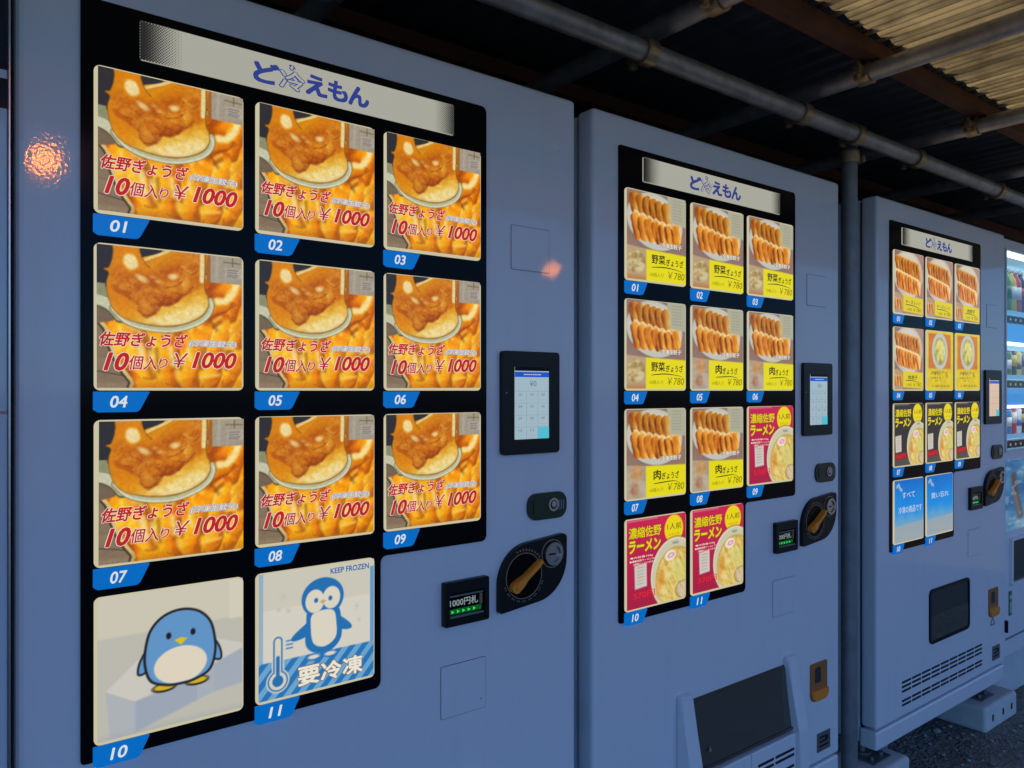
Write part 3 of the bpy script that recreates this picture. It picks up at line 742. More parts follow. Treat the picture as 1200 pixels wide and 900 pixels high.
def words(kind):
    """name -> lettering items of one printed card"""
    D = {}
    if kind == 'pan':
        D['title_lettering'] = (outlined('佐野ぎょうざ', B(.02, .60, .605, .705), .25, .030, .032, 0, 1, -.001), [M['red'], M['white']])
        bx = B(.61, .955, .645, .70)
        D['note_lettering'] = ([dict(s='(冷凍生餃子)', box=bx, shear=.2, bold=.13, mi=2, y=-.0001), dict(s='(冷凍生餃子)', box=bx, shear=.2, bold=.055, mi=1, y=-.0006), dict(s='(冷凍生餃子)', box=bx, shear=.2, bold=.018, mi=0, y=-.001)], [M['white'], M['navy'], M['paleblue']])
        it = outlined('10', B(.045, .20, .755, .875), .3, .035, .025, 0, 1, -.001)
        it += outlined('個入', B(.205, .385, .77, .87), .2, .018, .032, 0, 1, -.001) + outlined('り', B(.40, .46, .785, .855), .2, .015, .035, 0, 1, -.001)
        D['count_lettering'] = (it, [M['red'], M['white']])
        it = outlined('￥', B(.50, .605, .745, .85), .25, .010, .03, 0, 1, -.001)
        it += outlined('1000', B(.635, .955, .735, .85), .3, .035, .025, 0, 1, -.001)
        D['price_lettering'] = (it, [M['red'], M['white']])
    elif kind in ('veg', 'meat'):
        a = [dict(s='野菜', box=B(.40, .63, .695, .80), bold=.02, mi=0, y=-.001), dict(s='ぎょうざ', box=B(.65, .95, .725, .805), bold=.02, mi=0, y=-.001)] if kind == 'veg' else \
            [dict(s='肉', box=B(.44, .56, .70, .81), bold=.025, mi=0, y=-.001), dict(s='ぎょうざ', box=B(.58, .88, .735, .815), bold=.02, mi=0, y=-.001)]
        D['title_lettering'] = (a, [M['blackink']])
        D['price_lettering'] = ([dict(s='10個入り', box=B(.37, .60, .905, .95), y=-.001), dict(s='￥780', box=B(.68, .97, .87, .955), y=-.001, shear=.15)], [M['oliveink']])
        D['note_lettering'] = (outlined('冷凍生餃子', B(.56, .92, .545, .60), 0, .02, .05, 0, 1, -.001), [M['white'], M['greyink']])
    elif kind in ('cheese', 'heart'):
        a = [dict(s='チーズ', box=B(.36, .62, .775, .835), bold=.01, y=-.001), dict(s='ぎょうざ', box=B(.64, .88, .79, .84), y=-.001)] if kind == 'cheese' else \
            [dict(s='肉', box=B(.45, .55, .77, .84), bold=.015, y=-.001), dict(s='餃子', box=B(.57, .77, .77, .84), bold=.015, y=-.001)]
        D['title_lettering'] = (a, [M['blackink']])
        D['price_lettering'] = ([dict(s='10個', box=B(.40, .56, .90, .95), y=-.001), dict(s='￥780', box=B(.62, .90, .895, .955), y=-.001)], [M['oliveink']])
    elif kind in ('red', 'dark'):
        k = kind == 'dark'
        D['title_lettering'] = (outlined('濃縮佐野', B(.03, .56, .09, .21), 0, .014, .03, 0, 1, -.001) + outlined('ラーメン', B(.03, .55, .24, .37), .1, .035, .04, 0, 1, -.001), [M['yellowink'], M['oliveink']])
        D['badge_lettering'] = ([dict(s='1人前', box=B(.67, .92, .10, .175), mi=0, y=-.001), dict(s='1パック', box=B(.70, .88, .215, .25), mi=1, y=-.001)], [M['blackink'], M['oliveink']])
        if not k:
            D['note_lettering'] = ([dict(s='●内容量150g', box=B(.05, .42, .415, .44), y=-.001, bold=.01), dict(s='●濃縮佐野ラーメンスープ', box=B(.04, .52, .453, .478), y=-.001, bold=.01), dict(s='(濃縮としてつきます)', box=B(.10, .48, .49, .515), y=-.001, bold=.01)], [M['white']])
        D['price_lettering'] = ([dict(s='560円' if k else '570円', box=B(.03, .37, .81, .88) if k else B(.10, .45, .82, .895), y=-.001, bold=.015)], [M['redprice']])
    elif kind == 'blue':
        D['lettering'] = ([dict(s='すべて', box=B(.25, .68, .20, .30), bold=.01, y=-.001), dict(s='冷凍の商品です', box=B(.12, .93, .43, .54), bold=.01, y=-.001)], [M['paleblue']])
    elif kind == 'blue2':
        D['lettering'] = ([dict(s='買い忘れ', box=B(.16, .82, .29, .39), bold=.01, y=-.001)], [M['paleblue']])
    elif kind == 'frozen':
        D['heading_lettering'] = ([dict(s='KEEP FROZEN', box=B(.60, .95, .03, .075), bold=.025, mi=0, y=-.001)], [M['blueink']])
        a = []
        for k, ch in enumerate('要冷凍'):
            a += outlined(ch, B(.325 + .195 * k, .50 + .195 * k, .80, .945), 0, .03, .045, 0, 1, -.001)
        D['notice_lettering'] = (a, [M['white'], M['greyink']])
    return {k: glyphs(it, k, m) for k, (it, m) in D.items()}

def swoosh(kind):
    a = [(.40, .845), (.60, .832), (.78, .838), (.93, .855)] if kind == 'veg' else ([(.44, .855), (.60, .85), (.78, .845), (.88, .862)] if kind == 'meat' else [(.36, .855), (.6, .86), (.85, .885)])
    mb = MB(); p = curve(a, False)
    n = len(p)
    top = [(x * CARD_W, (1 - v) * CARD_H + .0022 * math.sin(math.pi * min(1, (i + 1) / n)) * (1.1 - i / n)) for i, (x, v) in enumerate(p)]
    bot = [(x * CARD_W, (1 - v) * CARD_H - .0008) for x, v in p]
    mb.prism(bot + top[::-1], -.0012, -.0006)
    return mb.mesh('underline', M['blackink'])

def window_mesh():
    return cached('win', lambda: MB().prism(rrect(0, WIN, 0, WIN, .0085), -.0030, .004).mesh('product_window', M['backlight']))

def tag_mesh():
    return cached('tag', lambda: MB().prism(fillet([(0.0, .004), (.006, .0), (.060, .0), (.075, .030), (0, .030)], [.002, .002, .009, .001, .001], 4), -.0034, .004).mesh('number_tag', M['tag']))

def num_mesh(k):
    return cached('num%d' % k, lambda: glyphs([dict(s='%02d' % k, box=(.022, .044, .0070, .0235), shear=.18, bold=.02, y=-.0038)], 'number', [M['tagnum']]))

# ------------------------------------------------------------------ vending machines
FRONT = 1.24
MW = 1.03
TOP = H(.632); BOT = H(-1.165); KICK = H(-1.102)

def panel_parts(root, kinds):
    L, Rr, St = .078, .787, .553
    zt, zs, zb = H(.562), H(-.297), H(-.532)
    pts = [(L, zb), (St, zb), (St, zs), (Rr, zs), (Rr, zt), (L, zt)]
    poly = fillet(pts, [.006, .012, .012, .012, .012, .004], 5)
    link('display_panel', cached('panel', lambda: MB().prism(poly, -.004, .003).mesh('display_panel', M['panel'])), root)
    # header sign with halftone ends and lettering
    hx0, hx1, hz0, hz1 = .155, .708, H(.489), H(.547)
    hs = link('header_sign', cached('hdr', lambda: MB().prism(rrect(hx0, hx1, hz0, hz1, .003), -.0065, -.002).mesh('header_sign', M['header'])), root)
    def dots(side):
        mb = MB(); p = .0042
        if True:
            for i in range(15):
                for j in range(27):
                    x = i * p + (p / 2 if j % 2 else 0); z = hz0 + .0016 + j * p * .5
                    if z > hz1 - .001: continue
                    r = (.00205 if side == 0 else .0018) * max(0.0, 1 - i / (15.0 if side == 0 else 11.0)) ** .7
                    if r < .0004: continue
                    X = hx0 + x + .001 if side == 0 else hx1 - x - .001
                    if side == 1 and i > 9: continue
                    mb.face([(X + r * math.cos(a), -.0071 - .00004 * (j % 2), z + r * math.sin(a)) for a in [math.pi / 3 * k for k in range(6)]])
        return mb.mesh('halftone_dots', M['headerdot'])
    for side in (0, 1): link('halftone_dots', cached('dots%d' % side, lambda: dots(side)), hs)
    def logo():
        z0 = H(.5005); k = .032; x = .324
        it = [dict(s='ど', box=(x, x + .040, z0, z0 + k), bold=.036, sq=1, mi=0, y=-.0072)]
        it += [dict(s='冷', box=(x + .043, x + .084, z0 - .001, z0 + k - .003), bold=.062, mi=0, y=-.0069), dict(s='冷', box=(x + .043, x + .084, z0 - .001, z0 + k - .003), bold=.020, mi=1, y=-.0075)]
        it += [dict(s='ひ', box=(x + .058, x + .069, z0 + k - .001, z0 + k + .008), bold=.03, mi=0, y=-.0072)]
        it += [dict(s='え', box=(x + .088, x + .124, z0, z0 + k), bold=.036, sq=1, mi=0, y=-.0072), dict(s='も', box=(x + .128, x + .162, z0, z0 + k), bold=.036, sq=1, mi=0, y=-.0072), dict(s='ん', box=(x + .166, x + .203, z0, z0 + k), bold=.036, sq=1, mi=0, y=-.0072)]
        return glyphs(it, 'header_lettering', [M['logoblue'], M['header']])
    link('header_lettering', cached('logo', logo), hs)
    for k, kind in enumerate(kinds):
        r, c = divmod(k, 3)
        x = .0945 + PX * c; z = H(.467) - PZ * r - WIN
        w = link('product_window', window_mesh(), root, (x, -.004, z))
        cr = random.Random(k * 7 + int(root.location.x * 100))
        jx, jz, ja = cr.uniform(-.0012, .0010), cr.uniform(-.0012, .0004), R(cr.uniform(-.35, .35))
        def put(n_, m_):
            o_ = link(n_, m_, w, (CARD_X + jx, -.0036, CARD_Z + jz)); o_.rotation_euler = (0, ja, 0)
        put('picture_card', card_mesh(kind))
        wm = cached('words_' + kind, lambda: words(kind))
        for ln, lm in wm.items(): put(ln, lm)
        if kind in ('veg', 'meat', 'cheese', 'heart'):
            put('underline', cached('sw' + kind, lambda: swoosh(kind)))
        t = link('number_tag', tag_mesh(), root, (x - .001, -.004, z - .0315))
        link('number', num_mesh(k + 1), t)

def control_parts(root, warm=False, second_lock=False):
    # touch screen terminal
    x0, x1, z0, z1 = .822, .974, H(-.130), H(.081)
    ts = link('payment_terminal', cached('term', lambda: MB().prism(rrect(x0, x1, z0, z1, .008), -.010, .002).mesh('payment_terminal', M['black'])), root)
    sx0, sx1, sz0, sz1 = .853, .943, H(-.099), H(.049)
    def scr():
        mb = MB().prism(rrect(sx0, sx1, sz0, sz1, .001, 1), -.0112, -.009, 0)
        w, h = sx1 - sx0, sz1 - sz0
        mb.prism(rrect(sx0, sx1, sz0 + h * .945, sz1, .0005, 1), -.0118, -.0108, 4)
        mb.prism(rrect(sx0, sx1, sz0 + h * .86, sz0 + h * .93, .0005, 1), -.0118, -.0108, 1)
        for k in range(5):
            zz = sz0 + h * (.19 * k * .87 + .0)
            if k: mb.prism(rrect(sx0, sx1, zz, zz + .0006, .0001, 1), -.0116, -.0108, 3)
        for k in (1, 2):
            mb.prism(rrect(sx0 + w * k / 3, sx0 + w * k / 3 + .0006, sz0, sz0 + h * .66, .0001, 1), -.0115, -.0108, 3)
        mb.prism(rrect(sx0 + w * .675, sx1, sz0, sz0 + h * .16, .0005, 1), -.0118, -.0108, 2)
        return mb.mesh('screen', [M['screenwarm'] if warm else M['screen'], M['screenblue'], M['screencyan'], M['screenline'], M['panel']])
    sc = link('screen', cached('scr%d' % warm, scr), ts)
    def txt():
        w, h = sx1 - sx0, sz1 - sz0
        it = [dict(s='¥0', box=(sx0 + w * .42, sx0 + w * .62, sz0 + h * .73, sz0 + h * .81), mi=0, y=-.0122)]
        for k in range(11):
            r, c = divmod(k, 3)
            xx = sx0 + w * (.10 + .333 * c); zz = sz0 + h * (.60 - .165 * r)
            it.append(dict(s='%02d' % (k + 1), box=(xx, xx + w * .1, zz, zz + h * .035), mi=0, y=-.0122))
            it.append(dict(s='- - -', box=(xx - w * .02, xx + w * .15, zz - h * .06, zz - h * .055), mi=1, y=-.0122))
        it.append(dict(s='--------', box=(sx0 + w * .25, sx0 + w * .75, sz0 + h * .89, sz0 + h * .90), mi=2, y=-.0122))
        return glyphs(it, 'screen_lettering', [M['greyink'], M['screenline'], M['white']])
    if not warm: link('screen_lettering', cached('scrtxt', txt), sc)
    link('indicator_light', cached('ind', lambda: MB().prism(circ(.832, H(-.004), .0022, 10), -.0108, -.009).mesh('indicator_light', M['orangeprint'])), ts)
    # lock plate
    def lockp():
        mb = MB()
        mb.prism(fillet([(.892, H(-.270)), (.998, H(-.270)), (.998, H(-.214)), (.892, H(-.214))], .023, 6), -.006, .002, 0)
        mb.prism(rrect(.905, .950, H(-.258), H(-.226), .004), -.0078, -.005, 0)
        return mb.mesh('lock_plate', [M['greenblack']])
    lp = link('lock_plate', cached('lockp', lockp), root)
    def knob():
        return MB().ring(circ(.958, H(-.240), .014), circ(.958, H(-.240), .0095), -.0105, -.005).prism(circ(.958, H(-.239), .0065), -.0115, -.005).mesh('lock_knob', M['steel'])
    link('lock_knob', cached('knob', knob), lp)
    def coinslot():
        mb = MB()
        for k in range(3): mb.box(.974 + .006 * k, .9765 + .006 * k, -.0075, -.005, H(-.252), H(-.232))
        return mb.mesh('card_slot_marks', M['greyprint'])
    link('slot_ribs', cached('ribs', coinslot), lp)
    # coin unit, leaf shaped
    def coinp():
        p = fillet([(.814, H(-.447)), (.993, H(-.430)), (.993, H(-.303)), (.814, H(-.318))], [.006, .085, .010, .080], 10)
        return MB().prism(p, -.012, .002).mesh('coin_unit', M['black'])
    cu = link('coin_unit', cached('coinp', coinp), root)
    dc = (.876, H(-.378))
    def dial():
        mb = MB().ring(circ(*dc, .047, 36), circ(*dc, .0455, 36), -.0130, -.011, 1)
        mb.prism(circ(*dc, .045, 36), -.0125, -.011, 0)
        for k in range(26):
            a = R(200 + 140 * k / 25)
            if k % 3 != 2: mb.prism(circ(dc[0] + .052 * math.cos(a), dc[1] + .052 * math.sin(a), .0016, 6), -.0128, -.0115, 2)
        for k in range(9):
            a = R(40 + 70 * k / 8); mb.prism(circ(dc[0] + .053 * math.cos(a), dc[1] + .053 * math.sin(a), .0022, 5), -.0128, -.0115, 1)
        return mb.mesh('dial', [M['panel'], M['orangeprint'], M['greyprint']])
    dl = link('dial', cached('dial', dial), cu)
    def lever():
        mb = MB(); a = Vector((.846, H(-.398))); b = Vector((.912, H(-.352)))
        d = (b - a).normalized(); n = Vector((-d.y, d.x))
        p = [a - d * .008 - n * .004, a - n * .011, a + d * .018 - n * .009, a + d * .032 - n * .0055, b - n * .0055, b + d * .003, b + n * .003, a + d * .036 + n * .0045, a + d * .018 + n * .008, a + n * .010, a - d * .008 + n * .004]
        q = curve([tuple(v) for v in p], True, 3)
        mb.prism(q, -.026, -.011)
        q2 = [(dc[0] * .0 + (x - .876) * .8 + .876, (z - H(-.377)) * .8 + H(-.377)) for x, z in q]
        mb.prism(q2, -.029, -.0255)
        return mb.mesh('return_lever', M['lever'])
    link('return_lever', cached('lever', lever), dl)
    kc = (.952, H(-.342))
    def key():
        mb = MB().ring(circ(*kc, .030, 32), circ(*kc, .0282, 32), -.0135, -.011, 1)
        mb.ring(circ(*kc, .024, 32), circ(*kc, .017, 32), -.020, -.011, 0)
        mb.prism(circ(*kc, .0165, 28), -.0165, -.011, 0)
        mb.box(kc[0] - .013, kc[0] + .004, -.0185, -.016, kc[1] - .0016, kc[1] + .0016, 2)
        return mb.mesh('key_lock', [M['steel'], M['orangeprint'], M['black']])
    link('key_lock', cached('key', key), cu)
    # bill acceptor
    bx0, bx1, bz0, bz1 = .684, .788, H(-.450), H(-.365)
    def bill():
        mb = MB().ring(rrect(bx0, bx1, bz0, bz1, .004), rrect(bx0 + .012, bx1 - .010, bz0 + .014, bz1 - .022, .002), -.012, .002, 0)
        mb.prism(rrect(bx0 + .012, bx1 - .010, bz0 + .014, bz1 - .022, .002), -.003, .001, 1)
        mb.box(bx0 + .014, bx1 - .012, -.009, -.002, bz1 - .030, bz1 - .027, 2)
        mb.box(bx0 + .014, bx1 - .012, -.0105, -.002, bz0 + .015, bz0 + .019, 2)
        mb.box(bx1 - .018, bx1 - .013, -.007, -.002, bz0 + .032, bz1 - .032, 3)
        return mb.mesh('bill_acceptor', [M['black'], M['panel'], M['dullsteel'], M['orangeprint']])
    ba = link('bill_acceptor', cached('bill', bill), root)
    link('bill_lettering', cached('billt', lambda: glyphs([dict(s='1000円札', box=(bx0 + .017, bx1 - .022, bz0 + .035, bz0 + .050), bold=.02, y=-.0042)], 'bill_lettering', [M['ledwhite']])), ba)
    def leds():
        mb = MB()
        mb.box(bx0 + .015, bx1 - .014, -.0048, -.003, bz0 + .021, bz0 + .030, 1)
        for k in range(5):
            x = bx0 + .020 + k * .0125
            mb.prism([(x, bz0 + .0225), (x + .006, bz0 + .0255), (x, bz0 + .0285)], -.0056, -.0045, 0)
        return mb.mesh('led_strip', [M['led'], M['leddim']])
    link('led_strip', cached('leds', leds), ba)
    # blank cover plates
    def plate(x0, x1, z0, z1):
        mb = MB()
        mb.prism(rrect(x0 - .0013, x1 + .0013, z0 - .0013, z1 + .0013, .004), -.0004, .002, 1)
        mb.prism(rrect(x0, x1, z0, z1, .003), -.0014, .002, 0)
        return mb.mesh('cover_plate', [M['paint'], M['cutline']])
    link('cover_plate', cached('pl1', lambda: plate(.852, .953, H(.249), H(.338))), root)
    link('cover_plate', cached('pl2', lambda: plate(.683, .787, H(-.626), H(-.527))), root)

def slots(mb, x0, x1, z, n, mi=0, h=.007, y0=-.0012):
    w = (x1 - x0) / n
    for k in range(n): mb.prism(rrect(x0 + w * k, x0 + w * (k + 1) - .008, z - h / 2, z + h / 2, .002, 2), y0, .002, mi)

def bottom_wide(root):
    # protruding delivery chute with sloping cheeks and a smoked flap
    zt, zb = H(-.745), H(-1.10)
    gx0, gx1 = .325, .735
    def cheek(x0, x1):
        p = [(.0, zt), (-.016, zt - .004), (-.030, zt - .10), (-.050, zt - .20), (-.056, zb), (.0, zb)]
        mb = MB().prism(p, x0, x1, axis='x'); bmesh.ops.bevel(mb.bm, geom=[e for e in mb.bm.edges], offset=.003, segments=2, affect='EDGES')
        return mb.mesh('chute_cheek', M['paint'])
    link('chute_cheek', cached('ck1', lambda: cheek(gx0 - .045, gx0)), root)
    link('chute_cheek', cached('ck2', lambda: cheek(gx1, gx1 + .045)), root)
    def flap():
        mb = MB(); zf = H(-.935)
        pts = [(.0005, zt - .022), (-.006, zt - .03), (-.012, zt - .09), (-.026, zf)]
        for (a, b) in zip(pts, pts[1:]):
            mb.face([(gx0 + .001, a[0], a[1]), (gx1 - .001, a[0], a[1]), (gx1 - .001, b[0], b[1]), (gx0 + .001, b[0], b[1])])
        mb.box(gx0 + .001, gx1 - .001, -.030, -.024, zf - .004, zf + .004)
        return mb.mesh('delivery_flap', M['flapglass'])
    fl = link('delivery_flap', cached('flap', flap), root)
    link('pull_mark', cached('pull', lambda: glyphs([dict(s='▲', box=(gx0 + .045, gx0 + .06, H(-.90), H(-.885)), y=-.0255)], 'pull_mark', [M['greyprint']])), fl)
    def lower():
        mb = MB(); zl = H(-.945)
        mb.box(gx0 + .001, (gx0 + gx1) / 2 - .0015, -.040, .0, zb, zl, 0, .003)
        mb.box((gx0 + gx1) / 2 + .0015, gx1 - .001, -.040, .0, zb, zl, 0, .003)
        for z in (H(-.985), H(-1.0), H(-1.03), H(-1.045)):
            for a, b in ((gx0 + .03, gx0 + .10), (gx0 + .105, gx0 + .175), (gx1 - .178, gx1 - .108), (gx1 - .1, gx1 - .012)):
                mb.prism(rrect(a, b, z - .0035, z + .0035, .002, 2), -.0412, -.035, 1)
        return mb.mesh('kick_panel', [M['paint'], M['gap']])
    link('kick_panel', cached('lower', lower), root)

def bottom_small(root):
    x0, x1, z0, z1 = .362, .690, H(-.893), H(-.700)
    def hatch():
        mb = MB().ring(rrect(x0, x1, z0, z1, .022), rrect(x0 + .010, x1 - .010, z0 + .010, z1 - .010, .015), -.005, .002, 0)
        mb.prism(rrect(x0 + .010, x1 - .010, z0 + .010, z1 - .010, .015), -.001, .002, 1)
        return mb.mesh('delivery_hatch', [M['black'], M['cavity']])
    h = link('delivery_hatch', cached('hatch', hatch), root)
    link('hatch_flap', cached('hflap', lambda: MB().prism(rrect(x0 + .012, x1 - .012, z0 + .012, z0 + .10, .012), -.003, -.0012).mesh('hatch_flap', M['flapglass'])), h)
    def vents():
        mb = MB()
        for z in (H(-.980), H(-.995), H(-1.010), H(-1.042), H(-1.056)): slots(mb, .165, .815, z, 9)
        return mb.mesh('vent_slots', M['gap'])
    link('vent_slots', cached('vents', vents), root)
    link('recycling_mark', cached('recyc', lambda: MB().ring([(.885, H(-.925)), (.935, H(-.925)), (.91, H(-.885))], [(.897, H(-.919)), (.923, H(-.919)), (.91, H(-.898))], -.0008, .001).mesh('recycling_mark', M['greyprint'])), root)

def cup_parts(root, dz=0.0):
    x0, x1, z0, z1 = .868, .955, H(-.910) + dz, H(-.798) + dz
    def cup():
        mb = MB().prism(fillet([(x0, z0), (x1, z0), (x1, z1), (x0, z1)], [.024, .024, .006, .006], 5), -.004, .002, 0)
        mb.prism(fillet([(x0 + .004, z0 + .004), (x1 - .004, z0 + .004), (x1 - .004, z0 + .034), (x0 + .004, z0 + .034)], [.02, .02, .002, .002], 5), -.012, -.002, 1)
        mb.prism(rrect(x0 + .022, x1 - .036, z0 + .054, z1 - .014, .004), -.0052, -.003, 2)
        return mb.mesh('change_cup', [M['brownplastic'], M['amber'], M['cavity']])
    link('change_cup', cached('cup%.2f' % dz, cup), root)
    def plate():
        mb = MB().prism(rrect(.905, .975, H(-1.065), H(-1.010), .002), -.0022, .002, 0)
        for k in range(3): mb.box(.915, .965 - .01 * k, -.003, -.002, H(-1.052) + .013 * k, H(-1.047) + .013 * k, 1)
        mb.prism(circ(.955, H(-1.03), .008), -.003, -.002, 1)
        return mb.mesh('rating_plate', [M['dullsteel'], M['black']])
    link('rating_plate', cached('rp', plate), root)

def machine(x0, label, kinds, small=False, warm=False):
    root = thing('vending_machine', label, 'vending machine', (x0, FRONT, 0), 'vending machines standing in a row')
    def door():
        mb = MB().box(0, MW, 0, .055, KICK + .004, TOP, 0, .010, 3)
        return mb.mesh('door', M['paint'])
    link('door', cached('door', door), root)
    def cab():
        mb = MB().box(.004, MW - .004, .062, .74, BOT + .01, TOP - .004, 0, .006, 2)
        mb.box(.012, MW - .012, .050, .066, BOT + .02, TOP - .012, 1)
        return mb.mesh('cabinet', [M['paint_side'], M['gap']])
    link('cabinet', cached('cab', cab), root)
    link('base_rail', cached('kick', lambda: MB().box(0.0, MW, .002, .060, BOT, KICK - .003, 0, .006, 2).mesh('base_rail', M['paint'])), root)
    for fx in (.09, MW - .09):
        for fy in (.10, .62):
            link('levelling_foot', cached('foot', lambda: MB().cyl((0, 0, .0), (0, 0, .012), .030).cyl((0, 0, .010), (0, 0, .08), .011).cyl((0, 0, .035), (0, 0, .048), .02, seg=6).mesh('levelling_foot', M['dullsteel'])), root, (fx, fy, BLOCK))
    for fx in (.09, MW - .09):
        link('anchor_bracket', cached('anch', lambda: MB().box(-.055, .055, -.075, .05, .001, .006, 0, .001).box(-.055, .055, .044, .05, .0055, .058, 0, .001).cyl((-.03, -.05, .005), (-.03, -.05, .016), .009, seg=6).cyl((.03, -.05, .005), (.03, -.05, .016), .009, seg=6).mesh('anchor_bracket', M['dullsteel'])), root, (fx, .10, BLOCK))
    for z in (H(.3), H(-.75)):
        link('hinge_cover', cached('hinge', lambda: MB().box(MW - .003, MW + .006, .02, .05, 0, .05, 0, .002).mesh('hinge_cover', M['black'])), root, (0, 0, z))
    panel_parts(root, kinds); control_parts(root, warm)
    (bottom_small if small else bottom_wide)(root)
    cup_parts(root, .02 if small else 0)
    return root

BLOCK = 0.10   # top of the concrete blocks
X1, X2, X3, X4 = .105, 1.187, 2.447, 3.497
machine(X1, 'nearest vending machine, windows mostly fried dumpling cards marked 1000 yen', ['pan'] * 9 + ['ice', 'frozen'])
machine(X2, 'white vending machine with plate-of-dumplings cards and three red ramen cards', ['veg', 'veg', 'veg', 'veg', 'meat', 'meat', 'meat', 'meat', 'red', 'red', 'red'])
machine(X3, 'white vending machine beyond the pole, with three dark ramen cards above two blue cards', ['cheese', 'cheese', 'heart', 'heart', 'soup', 'soup', 'dark', 'dark', 'dark', 'blue', 'blue2'], small=True, warm=True)

# ------------------------------------------------------------------ drinks machine at the far right
M['dw_white'] = mat('white_plastic', (0.72, 0.75, 0.80), 0.3)
M['bluelit'] = emit('lit_blue_panel', rgba(60, 146, 222), 1.0)
M['paleblit'] = emit('lit_pale_back', rgba(150, 210, 236), 1.0)
M['ledbar'] = emit('white_led_bar', rgba(235, 246, 255), 4.0)
M['pricelit'] = emit('lit_price_strip', rgba(110, 170, 225), 0.8)
M['glass'] = glass_mat('clear_glass', (0.93, 0.96, 0.97))
M['poster'] = art_mat('poster_print', 0.6)
M['greenlabel'] = mat('green_sticker', (0.03, 0.16, 0.09), 0.4)
drink_cols = {}
def dmat(name, c, rough=.25, metal=0.0):
    if name not in drink_cols: drink_cols[name] = mat(name, tuple(float(v) for v in lin(c)), rough, metal)
    return drink_cols[name]

